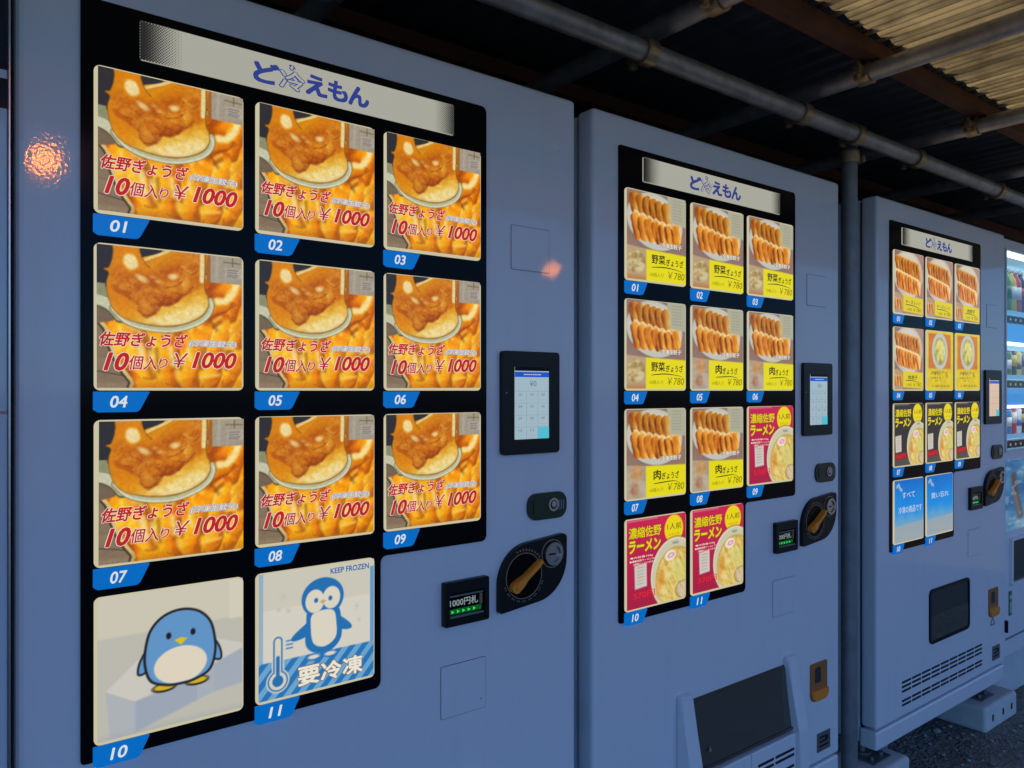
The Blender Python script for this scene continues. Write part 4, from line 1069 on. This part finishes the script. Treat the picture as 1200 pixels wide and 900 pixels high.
def drinks_machine(x0):
    w = 1.06; y0 = .01
    root = thing('vending_machine', 'drinks vending machine at the far right, with bottles and cans in a lit window', 'vending machine', (x0, FRONT + y0, 0), 'vending machines standing in a row')
    zt, zb = H(.622), H(-1.085)
    nz1, nz0 = H(.578), H(-.245)
    nx0, nx1 = .012, .90
    mb = MB()
    mb.box(0, nx0, 0, .70, zb, zt, 0, .003); mb.box(nx1, w, 0, .70, zb, zt, 0, .003)
    mb.box(nx0 + .0002, nx1 - .0002, 0.001, .699, nz1, zt - .001, 0); mb.box(nx0 + .0002, nx1 - .0002, .001, .699, zb + .001, nz0, 0)
    mb.box(nx0 + .0004, nx1 - .0004, .16, .698, nz0 + .0004, nz1 - .0004, 0)
    mb.build('cabinet', M['paint'], root)
    MB().box(nx0, nx1, .150, .158, nz0, nz1).build('back_panel', M['paleblit'], root)
    shelves = [H(.285), H(.015), H(-.235)]
    tops = [nz1 - .002, shelves[0] - .082, shelves[1] - .077]
    for zz in tops: MB().box(nx0, nx1, .012, .04, zz - .010, zz).build('light_bar', M['ledbar'], root)
    for k, z in enumerate(shelves):
        sh = MB().box(nx0, nx1, .030, .149, z + .035, z + .045, 0).build('shelf', M['dw_white'], root)
        MB().box(nx0, nx1, .022, .034, z + .034, z + .052, 0).build('price_strip', M['pricelit'], sh)
        bb = MB().box(nx0, nx1, .014, .030, z - .005, z + .030, 0).build('button_bar', M['dw_white'], sh)
        mbb = MB()
        for j in range(16):
            x = .035 + .055 * j
            if x > nx1 - .02: break
            mbb.prism(rrect(x - .019, x + .019, z - .001, z + .026, .004), .008, .016, 0)
            mbb.prism(circ(x, z + .012, .006, 10), .0065, .009, 1)
        mbb.build('selection_buttons', [M['black'], M['ledwhite']], sh)
        if k < 2:
            zz = z - .006
            MB().box(nx0, nx1, .020, .028, zz - (.075 if k == 0 else .07), zz, 0).build('lit_panel', M['bluelit'], root)
    gp = MB(); gp.face([(nx0, .005, nz0), (nx1, .005, nz0), (nx1, .005, nz1), (nx0, .005, nz1)]); gp.build('window_glass', M['glass'], root)
    MB().ring(rrect(nx0 - .006, nx1 + .006, nz0 - .006, nz1 + .006, .006), rrect(nx0 + .004, nx1 - .004, nz0 + .004, nz1 - .004, .004), -.006, .002).build('window_frame', M['dw_white'], root)
    link('poster', art_poster().mesh('poster', .80, .29, M['poster']), root, (.016, -.0015, H(-.575)))
    # delivery opening
    MB().ring(rrect(.055, .62, H(-.80), H(-.605), .012), rrect(.068, .608, H(-.788), H(-.617), .008), -.012, .001, 0).prism(rrect(.068, .608, H(-.788), H(-.617), .008), -.0005, .002, 1).build('delivery_opening', [M['paint'], M['cavity']], root)
    MB().prism(rrect(.050, .078, H(-.925), H(-.825), .002), -.0015, .001, 0).prism(circ(.064, H(-.850), .009), -.0022, -.001, 1).box(.058, .070, -.0022, -.001, H(-.915), H(-.87), 1).build('sticker', [M['greenlabel'], M['whiteprint']], root)
    MB().box(.006, .014, -.012, .001, H(-.985), H(-.935), 0, .002).build('door_handle', M['black'], root)
    MB().box(.016, .9, -.001, .002, H(-1.02), H(-1.012)).build('base_seam', M['cutline'], root)
    # what stands in the window
    spec = [
        [('bottle', (196, 214, 90), (70, 150, 80), 'pale green tea'), ('bottle', (186, 86, 30), (190, 180, 60), 'amber tea'), ('bottle', (44, 104, 190), (214, 70, 90), 'deep blue'), ('bottle', (120, 190, 226), (60, 150, 220), 'clear water'),
         ('bottle', (90, 150, 60), (60, 120, 50), 'dark green tea'), ('bottle', (220, 200, 60), (240, 240, 240), 'yellow'), ('bottle', (210, 60, 50), (240, 240, 240), 'red'), ('bottle', (60, 40, 30), (200, 40, 40), 'dark cola')],
        [('can', (206, 150, 150), (90, 60, 50), 'pink'), ('can', (220, 190, 176), (60, 50, 50), 'beige'), ('can', (170, 70, 80), (220, 220, 220), 'dull red'), ('can', (80, 110, 170), (220, 220, 220), 'slate blue'),
         ('can', (60, 120, 80), (220, 220, 220), 'green'), ('can', (40, 40, 44), (220, 180, 60), 'black'), ('can', (226, 210, 120), (120, 60, 30), 'cream yellow'), ('can', (150, 150, 156), (40, 60, 140), 'silver')],
        [('can', (90, 130, 90), (210, 220, 200), 'sage green'), ('can', (176, 178, 150), (170, 60, 40), 'khaki'), ('can', (150, 90, 70), (220, 210, 180), 'brown'), ('can', (208, 196, 50), (60, 110, 60), 'bright yellow'),
         ('can', (60, 130, 190), (230, 230, 230), 'sky blue'), ('can', (190, 60, 60), (240, 220, 200), 'crimson'), ('can', (230, 230, 230), (60, 110, 190), 'white'), ('can', (70, 50, 40), (220, 180, 90), 'coffee brown')]]
    for r, row in enumerate(spec):
        z = shelves[r] + .0455
        for j, (kind, c, c2, word) in enumerate(row):
            x = .040 + .056 * j
            rown = ('top', 'middle', 'bottom')[r]
            g = ('plastic bottles in the top row of the drinks machine', 'cans in the middle row of the drinks machine', 'cans in the bottom row of the drinks machine')[r]
            nbr = 'first' if j == 0 else ('second', 'third', 'fourth', 'fifth', 'sixth', 'seventh', 'eighth')[j - 1]
            L = x0 + x
            if kind == 'bottle':
                t = thing('drink_bottle', f'{word} bottle, {nbr} from the left in the {rown} row of the drinks window', 'bottle', (L, FRONT + y0 + .09, z), g)
                k = 1 + .06 * math.sin(j * 2.1)
                MB().lathe([(.022, 0), (.025, .004), (.025, .05), (.0235, .06), (.025, .07), (.025, .13), (.022, .152), (.011, .178), (.0105, .190)], 0, 0, 0, 16).build('body', dmat('drink_' + word.replace(' ', '_'), c), t)
                MB().lathe([(.0254, 0), (.0254, .055)], 0, 0, .072, 16).build('label_sleeve', dmat('sleeve_' + word.replace(' ', '_'), c2), t)
                MB().lathe([(.0125, 0), (.0125, .016), (.0115, .018)], 0, 0, .1905, 12).build('cap', dmat('cap_white', (225, 230, 235)), t)
            else:
                t = thing('drink_can', f'{word} can, {nbr} from the left in the {rown} row of the drinks window', 'can', (L, FRONT + y0 + .09, z), g)
                MB().lathe([(.020, 0), (.0245, .006), (.0245, .104), (.021, .113)], 0, 0, 0, 16).build('body', dmat('can_' + word.replace(' ', '_'), c, .3), t)
                MB().lathe([(.0249, 0), (.0249, .03 + .01 * (j % 3))], 0, 0, .035 + .012 * (j % 2), 16).build('label_band', dmat('band_' + word.replace(' ', '_'), c2, .3), t)
                MB().lathe([(.0205, 0), (.0212, .003), (.018, .0025)], 0, 0, .1131, 16).build('lid', dmat('can_lid', (200, 200, 205), .3, .9), t)
    for fx in (.09, w - .09):
        for fy in (.10, .60):
            link('levelling_foot', cached('foot4', lambda: MB().cyl((0, 0, 0), (0, 0, .012), .030).cyl((0, 0, .010), (0, 0, .055), .011).mesh('levelling_foot', M['dullsteel'])), root, (fx, fy, .197))
    return root
drinks_machine(X4)

# ------------------------------------------------------------------ neighbour at the left edge
M['neighbour'] = mat('glossy_blue_grey_panel', (0.62, 0.66, 0.72), 0.06, var=0.06, vscale=2.0)
nb = thing('display_cabinet', 'glossy cabinet cut off at the left edge of the photo, beside the nearest machine', 'cabinet', (-.7875, FRONT - .01, 0))
MB().box(0, .880, .012, .70, BOT, H(.615), 0, .004).build('body', M['paint_side'], nb)
MB().box(0, .8835, 0, .010, BOT + .05, H(.60), 0, .002).build('glossy_front', M['neighbour'], nb)
MB().box(.8840, .8865, -.004, .012, BOT + .05, H(.60), 0, .0006).build('edge_strip', M['steel'], nb)
mbn = MB(); mbn.box(.60, .8832, -.0008, .0, H(-.031), H(-.027), 0); mbn.box(.60, .8832, -.0008, 0, H(-.036), H(-.0335), 1)
mbn.build('pin_stripe', [mat('pink_stripe', (.5, .2, .22), .3), M['whiteprint']], nb)
MB().box(0.05, .8830, -.0008, 0, H(.43), H(.598), 0).box(.05, .8830, -.0008, 0, H(.378), H(.418), 0).build('dark_header', mat('dark_blue_header', (.015, .022, .04), .08), nb)

# ------------------------------------------------------------------ setting: ground and wall
def ground():
    m, t, p = base_mat('asphalt_gravel')
    tc = t.nodes.new('ShaderNodeTexCoord')
    n = t.nodes.new('ShaderNodeTexNoise'); n.inputs['Scale'].default_value = 7; n.inputs['Detail'].default_value = 10; n.inputs['Roughness'].default_value = .7
    v = t.nodes.new('ShaderNodeTexVoronoi'); v.inputs['Scale'].default_value = 95
    v2 = t.nodes.new('ShaderNodeTexVoronoi'); v2.inputs['Scale'].default_value = 38
    for q in (n, v, v2): t.links.new(tc.outputs['Object'], q.inputs['Vector'])
    cr = t.nodes.new('ShaderNodeValToRGB')
    cr.color_ramp.elements[0].position = .3; cr.color_ramp.elements[0].color = (.13, .13, .11, 1)
    cr.color_ramp.elements[1].position = .75; cr.color_ramp.elements[1].color = (.42, .40, .34, 1)
    t.links.new(n.outputs['Fac'], cr.inputs['Fac'])
    mx = t.nodes.new('ShaderNodeMix'); mx.data_type = 'RGBA'; mx.blend_type = 'MULTIPLY'; mx.inputs['Factor'].default_value = .35
    t.links.new(cr.outputs['Color'], mx.inputs['A']); t.links.new(v.outputs['Color'], mx.inputs['B'])
    t.links.new(mx.outputs['Result'], p.inputs['Base Color'])
    p.inputs['Roughness'].default_value = .9
    ad = t.nodes.new('ShaderNodeMath'); ad.operation = 'ADD'
    t.links.new(v.outputs['Distance'], ad.inputs[0]); t.links.new(v2.outputs['Distance'], ad.inputs[1])
    b = t.nodes.new('ShaderNodeBump'); b.inputs['Strength'].default_value = .8; b.inputs['Distance'].default_value = .012
    t.links.new(ad.outputs[0], b.inputs['Height']); t.links.new(b.outputs['Normal'], p.inputs['Normal'])
    o = MB(); o.face([(-400, -400, 0), (400, -400, 0), (400, 400, 0), (-400, 400, 0)])
    g = o.build('ground', m); g['kind'] = 'structure'
    # scattered stones near the machines: nobody could count them
    mb = MB()
    for _ in range(1500):
        x = rnd.uniform(2.3, 4.8); y = rnd.uniform(.35, 1.9); r = rnd.uniform(.003, .009) if rnd.random() < .93 else rnd.uniform(.010, .018)
        if any(a - .02 < x < b + .02 and .98 + .2 < y < 2.0 for a, b in ((2.35, 2.65), (3.26, 3.58), (3.585, 4.7))): continue
        bb = bmesh.new(); bmesh.ops.create_icosphere(bb, subdivisions=1, radius=r)
        for vv in bb.verts: vv.co = Vector((vv.co.x * rnd.uniform(.8, 1.4) + x, vv.co.y * rnd.uniform(.8, 1.3) + y, vv.co.z * .6 + r * .4))
        mb.merge(bb, rnd.randint(0, 1))
    st = mb.build('gravel', [mat('grey_stone', (.22, .21, .20), .9), mat('pale_stone', (.38, .36, .33), .9)])
    st['kind'] = 'stuff'; tag(st, 'loose gravel scattered over the ground before the machines', 'gravel')
ground()

wl = MB().box(-4.0, 7.0, 2.10, 2.25, 0, 2.30).build('wall', M['wall'])
tag(wl, 'dark boarded wall behind the row of vending machines', 'wall')

# concrete blocks under the machine feet
def block(x0, x1, label, y0=FRONT - .012, y1=FRONT + .19, top=BLOCK, holes=True):
    t = thing('concrete_block', label, 'concrete block', ((x0 + x1) / 2, (y0 + y1) / 2, 0), 'concrete blocks under the machines')
    w, d = (x1 - x0) / 2, (y1 - y0) / 2
    MB().box(-w, w, -d, d, 0, top, 0, .015, 3).build('slab', M['concrete'], t)
    if holes:
        mb = MB()
        for k in (-.6, 0.05, .6): mb.prism(rrect(k * w - .007, k * w + .007, top * .38, top * .64, .004, 3), -d - .0012, -d + .004)
        mb.build('moulded_hole', M['cavity'], t)
    return t
blocks = [(X1 + .0, X1 + .24, 'under the left of the nearest machine'), (X1 + .90, X2 + .22, 'between the nearest and second machines'),
          (X2 + .86, X2 + 1.10, 'right of the second machine, beside the pole'), (2.35, 2.65, 'under the left corner of the third machine'),
          (3.266, 3.575, 'under the right corner of the third machine')]
for a, b, s in blocks:
    block(a, b, 'front concrete block ' + s)
    block(a + .004, b - .004, 'rear concrete block ' + s, FRONT + .50, FRONT + .74, holes=False)
t = thing('concrete_slab', 'long low concrete slab under the drinks machine', 'concrete slab', (4.13, FRONT + .36, 0))
MB().box(-.55, .60, -.27, .40, 0, .196, 0, .01, 2).build('slab_body', M['concrete'], t)

# ------------------------------------------------------------------ canopy: pipes, clamps, timber, roofing sheets
PR = .0243
def pipe(name_label, p0, p1, grp=None):
    o = MB().tube([Vector(p0).lerp(Vector(p1), k / 20) for k in range(21)], PR, 28).build('scaffold_pipe', M['pipe']); return tag(o, name_label, 'pipe', grp)
LY, LZ = 1.205, H(.775)
M['post'] = mat('dull_dark_pipe', (0.26, 0.27, 0.28), 0.5, 0.4, bump=(90.0, 0.15, 3.0), var=0.5, vscale=14.0)
po = pipe('upright grey scaffold pipe standing between the second and third machines', (2.315, 1.262, 0), (2.315, 1.262, LZ + .06))
po.data.materials[0] = M['post']
pipe('long grey scaffold pipe running along above the machine fronts', (-.9, LY, LZ), (6.2, LY, LZ))
CZ = H(.850)
xs = [1.375, 2.01, 2.69, 3.36, 4.03, .70]
names = ['cross pipe at the top edge of the photo, left of the others', 'cross pipe with a long bright stretch under the tan corrugated sheet, above the upright pole',
         'cross pipe reaching the right edge of the photo, below the longer one', 'cross pipe half hidden behind the long pipe at the right edge', 'cross pipe over the drinks machine, outside the picture', 'cross pipe over the nearest machine, outside the picture']
for x, s in zip(xs, names):
    pipe(s, (x, -.55, CZ + .004), (x, 2.08, CZ - .004), 'cross pipes under the canopy roof')

def clamp(p, axis, label):
    """a two-jaw scaffold coupler round a pipe running along axis"""
    t = thing('pipe_clamp', label, 'pipe clamp', p, 'scaffold clamps on the canopy pipes')
    a = Vector((1, 0, 0)) if axis == 'x' else (Vector((0, 1, 0)) if axis == 'y' else Vector((0, 0, 1)))
    def band(off):
        mb = MB(); r0, r1 = PR + .0008, PR + .0065; hw = .018; n = 24
        u = Vector((0, 0, 1)) if axis != 'z' else Vector((1, 0, 0)); v = a.cross(u)
        rr = []
        for s_, r in ((-hw, r0), (-hw, r1), (hw, r1), (hw, r0)):
            rr.append([mb.bm.verts.new(a * (s_ + off) + (u * math.cos(2 * math.pi * k / n) + v * math.sin(2 * math.pi * k / n)) * r) for k in range(n)])
        for i in range(4):
            A, B_ = rr[i], rr[(i + 1) % 4]
            for k in range(n): mb.bm.faces.new((A[k], A[(k + 1) % n], B_[(k + 1) % n], B_[k]))
        return mb
    band(0).build('band', M['clamp'], t)
    u = Vector((0, 0, -1)) if axis != 'z' else Vector((0, -1, 0)); v = a.cross(u)
    q = v * (PR + .016) 
    mb = MB(); mb.cyl(q + u * .028, q - u * .022, .0065, seg=10); mb.cyl(q + u * .014, q + u * .026, .012, seg=6)
    mb.build('bolt', M['clamp'], t)
    e = v * (PR + .004)
    MB().box(min(e.x, q.x) - .011, max(e.x, q.x) + .011, min(e.y, q.y) - .011, max(e.y, q.y) + .011, min(e.z, q.z) - .012, max(e.z, q.z) + .012, 0, .003).build('ear', M['clamp'], t)
    return t
for x, s in zip(xs[:4], ('cut by the top edge', 'near the middle', 'right of the middle one', 'nearest the right edge')):
    clamp((x, 1.05, CZ), 'y', 'yellowish zinc clamp on a cross pipe under the beam, ' + s)
    clamp((x - .055, LY, LZ), 'x', 'dark clamp round the long pipe below the cross pipe, ' + s)
clamp((2.245, LY, LZ), 'x', 'clamp round the long pipe at the head of the upright pole')
clamp((2.315, 1.262, LZ - .045), 'z', 'clamp round the top of the upright pole')

BZ0 = CZ + PR + .001
tb = MB().box(-1.5, 6.3, 1.008, 1.052, BZ0, BZ0 + .042, 0, .002).build('timber_beam', M['timber'])
tag(tb, 'rust brown timber beam lying across the cross pipes along the roof', 'beam')
tb2 = MB().box(-1.5, 6.3, 1.70, 1.744, BZ0, BZ0 + .042, 0, .002).build('timber_beam', M['timber'])
tag(tb2, 'dark timber beam further back, over the machine tops', 'beam')
tb3 = MB().box(-1.5, 6.3, -.50, -.456, BZ0, BZ0 + .042, 0, .002).build('timber_beam', M['timber'])
tag(tb3, 'outer timber beam near the front edge of the roof, above the viewer', 'beam')

def corrugated(name, x0, x1, y0, y1, z, pitch, amp, m, th=.0012):
    mb = MB(); n = int((x1 - x0) / pitch * 8)
    top, bot = [], []
    for dz, lst in ((0, bot), (th, top)):
        for y in (y0, y1):
            lst.append([mb.bm.verts.new((x0 + (x1 - x0) * i / n, y, z + amp * math.sin(2 * math.pi * i / 8) + dz)) for i in range(n + 1)])
    for lst, fl in ((bot, 1), (top, 0)):
        A, B_ = lst
        for i in range(n):
            q = (A[i], A[i + 1], B_[i + 1], B_[i]); f = mb.bm.faces.new(q[::-1] if fl else q); f.smooth = True
    for e in (0, 1):
        for i in range(n): mb.bm.faces.new((bot[e][i], bot[e][i + 1], top[e][i + 1], top[e][i]))
    return mb.build(name, m)
def sheet_mat():
    m = bpy.data.materials.new('tan_translucent_sheet'); m.use_nodes = True
    t = m.node_tree; tl = t.nodes.new('ShaderNodeBsdfTranslucent'); TL = [tl]; p = t.nodes['Principled BSDF']; out = t.nodes['Material Output']
    p.inputs['Base Color'].default_value = (.62, .55, .38, 1); p.inputs['Roughness'].default_value = .5
    tc = t.nodes.new('ShaderNodeTexCoord'); n = t.nodes.new('ShaderNodeTexNoise'); n.inputs['Scale'].default_value = 6; n.inputs['Detail'].default_value = 7; n.inputs['Roughness'].default_value = .7
    t.links.new(tc.outputs['Object'], n.inputs['Vector'])
    cr = t.nodes.new('ShaderNodeValToRGB'); cr.color_ramp.elements[0].position = .35; cr.color_ramp.elements[0].color = (.27, .25, .18, 1); cr.color_ramp.elements[1].position = .6; cr.color_ramp.elements[1].color = (.74, .70, .53, 1)
    mp = t.nodes.new('ShaderNodeMapping'); mp.inputs['Scale'].default_value = (60, 2.5, 1)
    n2 = t.nodes.new('ShaderNodeTexNoise'); n2.inputs['Scale'].default_value = 1.0; n2.inputs['Detail'].default_value = 4
    t.links.new(tc.outputs['Object'], mp.inputs['Vector']); t.links.new(mp.outputs['Vector'], n2.inputs['Vector'])
    av = t.nodes.new('ShaderNodeMath'); av.operation = 'MULTIPLY_ADD'; av.inputs[1].default_value = .55; av.inputs[2].default_value = 0
    t.links.new(n2.outputs['Fac'], av.inputs[0])
    a2 = t.nodes.new('ShaderNodeMath'); a2.operation = 'MULTIPLY_ADD'; a2.inputs[1].default_value = .45
    t.links.new(n.outputs['Fac'], a2.inputs[0]); t.links.new(av.outputs[0], a2.inputs[2])
    t.links.new(a2.outputs[0], cr.inputs['Fac']); t.links.new(cr.outputs['Color'], p.inputs['Base Color'])
    t.links.new(cr.outputs['Color'], TL[0].inputs[0])
    mx = t.nodes.new('ShaderNodeMixShader'); mx.inputs[0].default_value = .5
    t.links.new(p.outputs[0], mx.inputs[1]); t.links.new(tl.outputs[0], mx.inputs[2]); t.links.new(mx.outputs[0], out.inputs[0])
    return m
rz = BZ0 + .042 + .010
ro = corrugated('roof_sheet', -1.5, 6.4, -.60, 1.04, rz, .032, .008, sheet_mat())
tag(ro, 'tan translucent corrugated roof sheet over the front of the canopy', 'roof sheet')
ri = corrugated('roof_sheet', -1.5, 6.4, .995, 2.40, rz - .0005 - .0035, .076, .005, mat('dark_roof_sheet', (.06, .065, .065), .6, .3, var=.5, vscale=6))  # inner sheet, given a much darker tone than the front one
tag(ri, 'dark corrugated roof sheet over the machine tops', 'roof sheet')

# ------------------------------------------------------------------ sodium street lamps across the road, mirrored in the paint
M['lamp'] = emit('sodium_lamp', (1.0, .24, .0, 1), 110.0)
def street_lamp(x, y, z, r, label):
    t = thing('street_lamp', label, 'street lamp', (x, y, 0), 'sodium street lamps across the road')
    MB().tube([(0, -.6, 0), (0, -.6, z * .5), (0, -.6, z + .15), (0, -.45, z + .28), (0, -.1, z + .26), (0, 0, z + .2)], [.06, .05, .04, .035, .03, .03], 12).build('post', M['dullsteel'], t)
    b = bmesh.new(); bmesh.ops.create_uvsphere(b, u_segments=20, v_segments=12, radius=r)
    for v in b.verts: v.co.z += z
    mb = MB(); mb.merge(b); mb.build('lamp_globe', M['lamp'], t)
    MB().lathe([(.03, .12), (r * .9, .06), (r * 1.15, .0)], 0, 0, z + r * .7, 16).build('lamp_shade', M['dullsteel'], t)
street_lamp(1.19, -8.06, H(2.72), .13, 'sodium lamp straight across from the nearest machine')
street_lamp(8.9, -7.9, H(2.15), .06, 'sodium lamp further along the road')
street_lamp(13.3, -5.2, H(2.55), .085, 'sodium lamp furthest along the road')
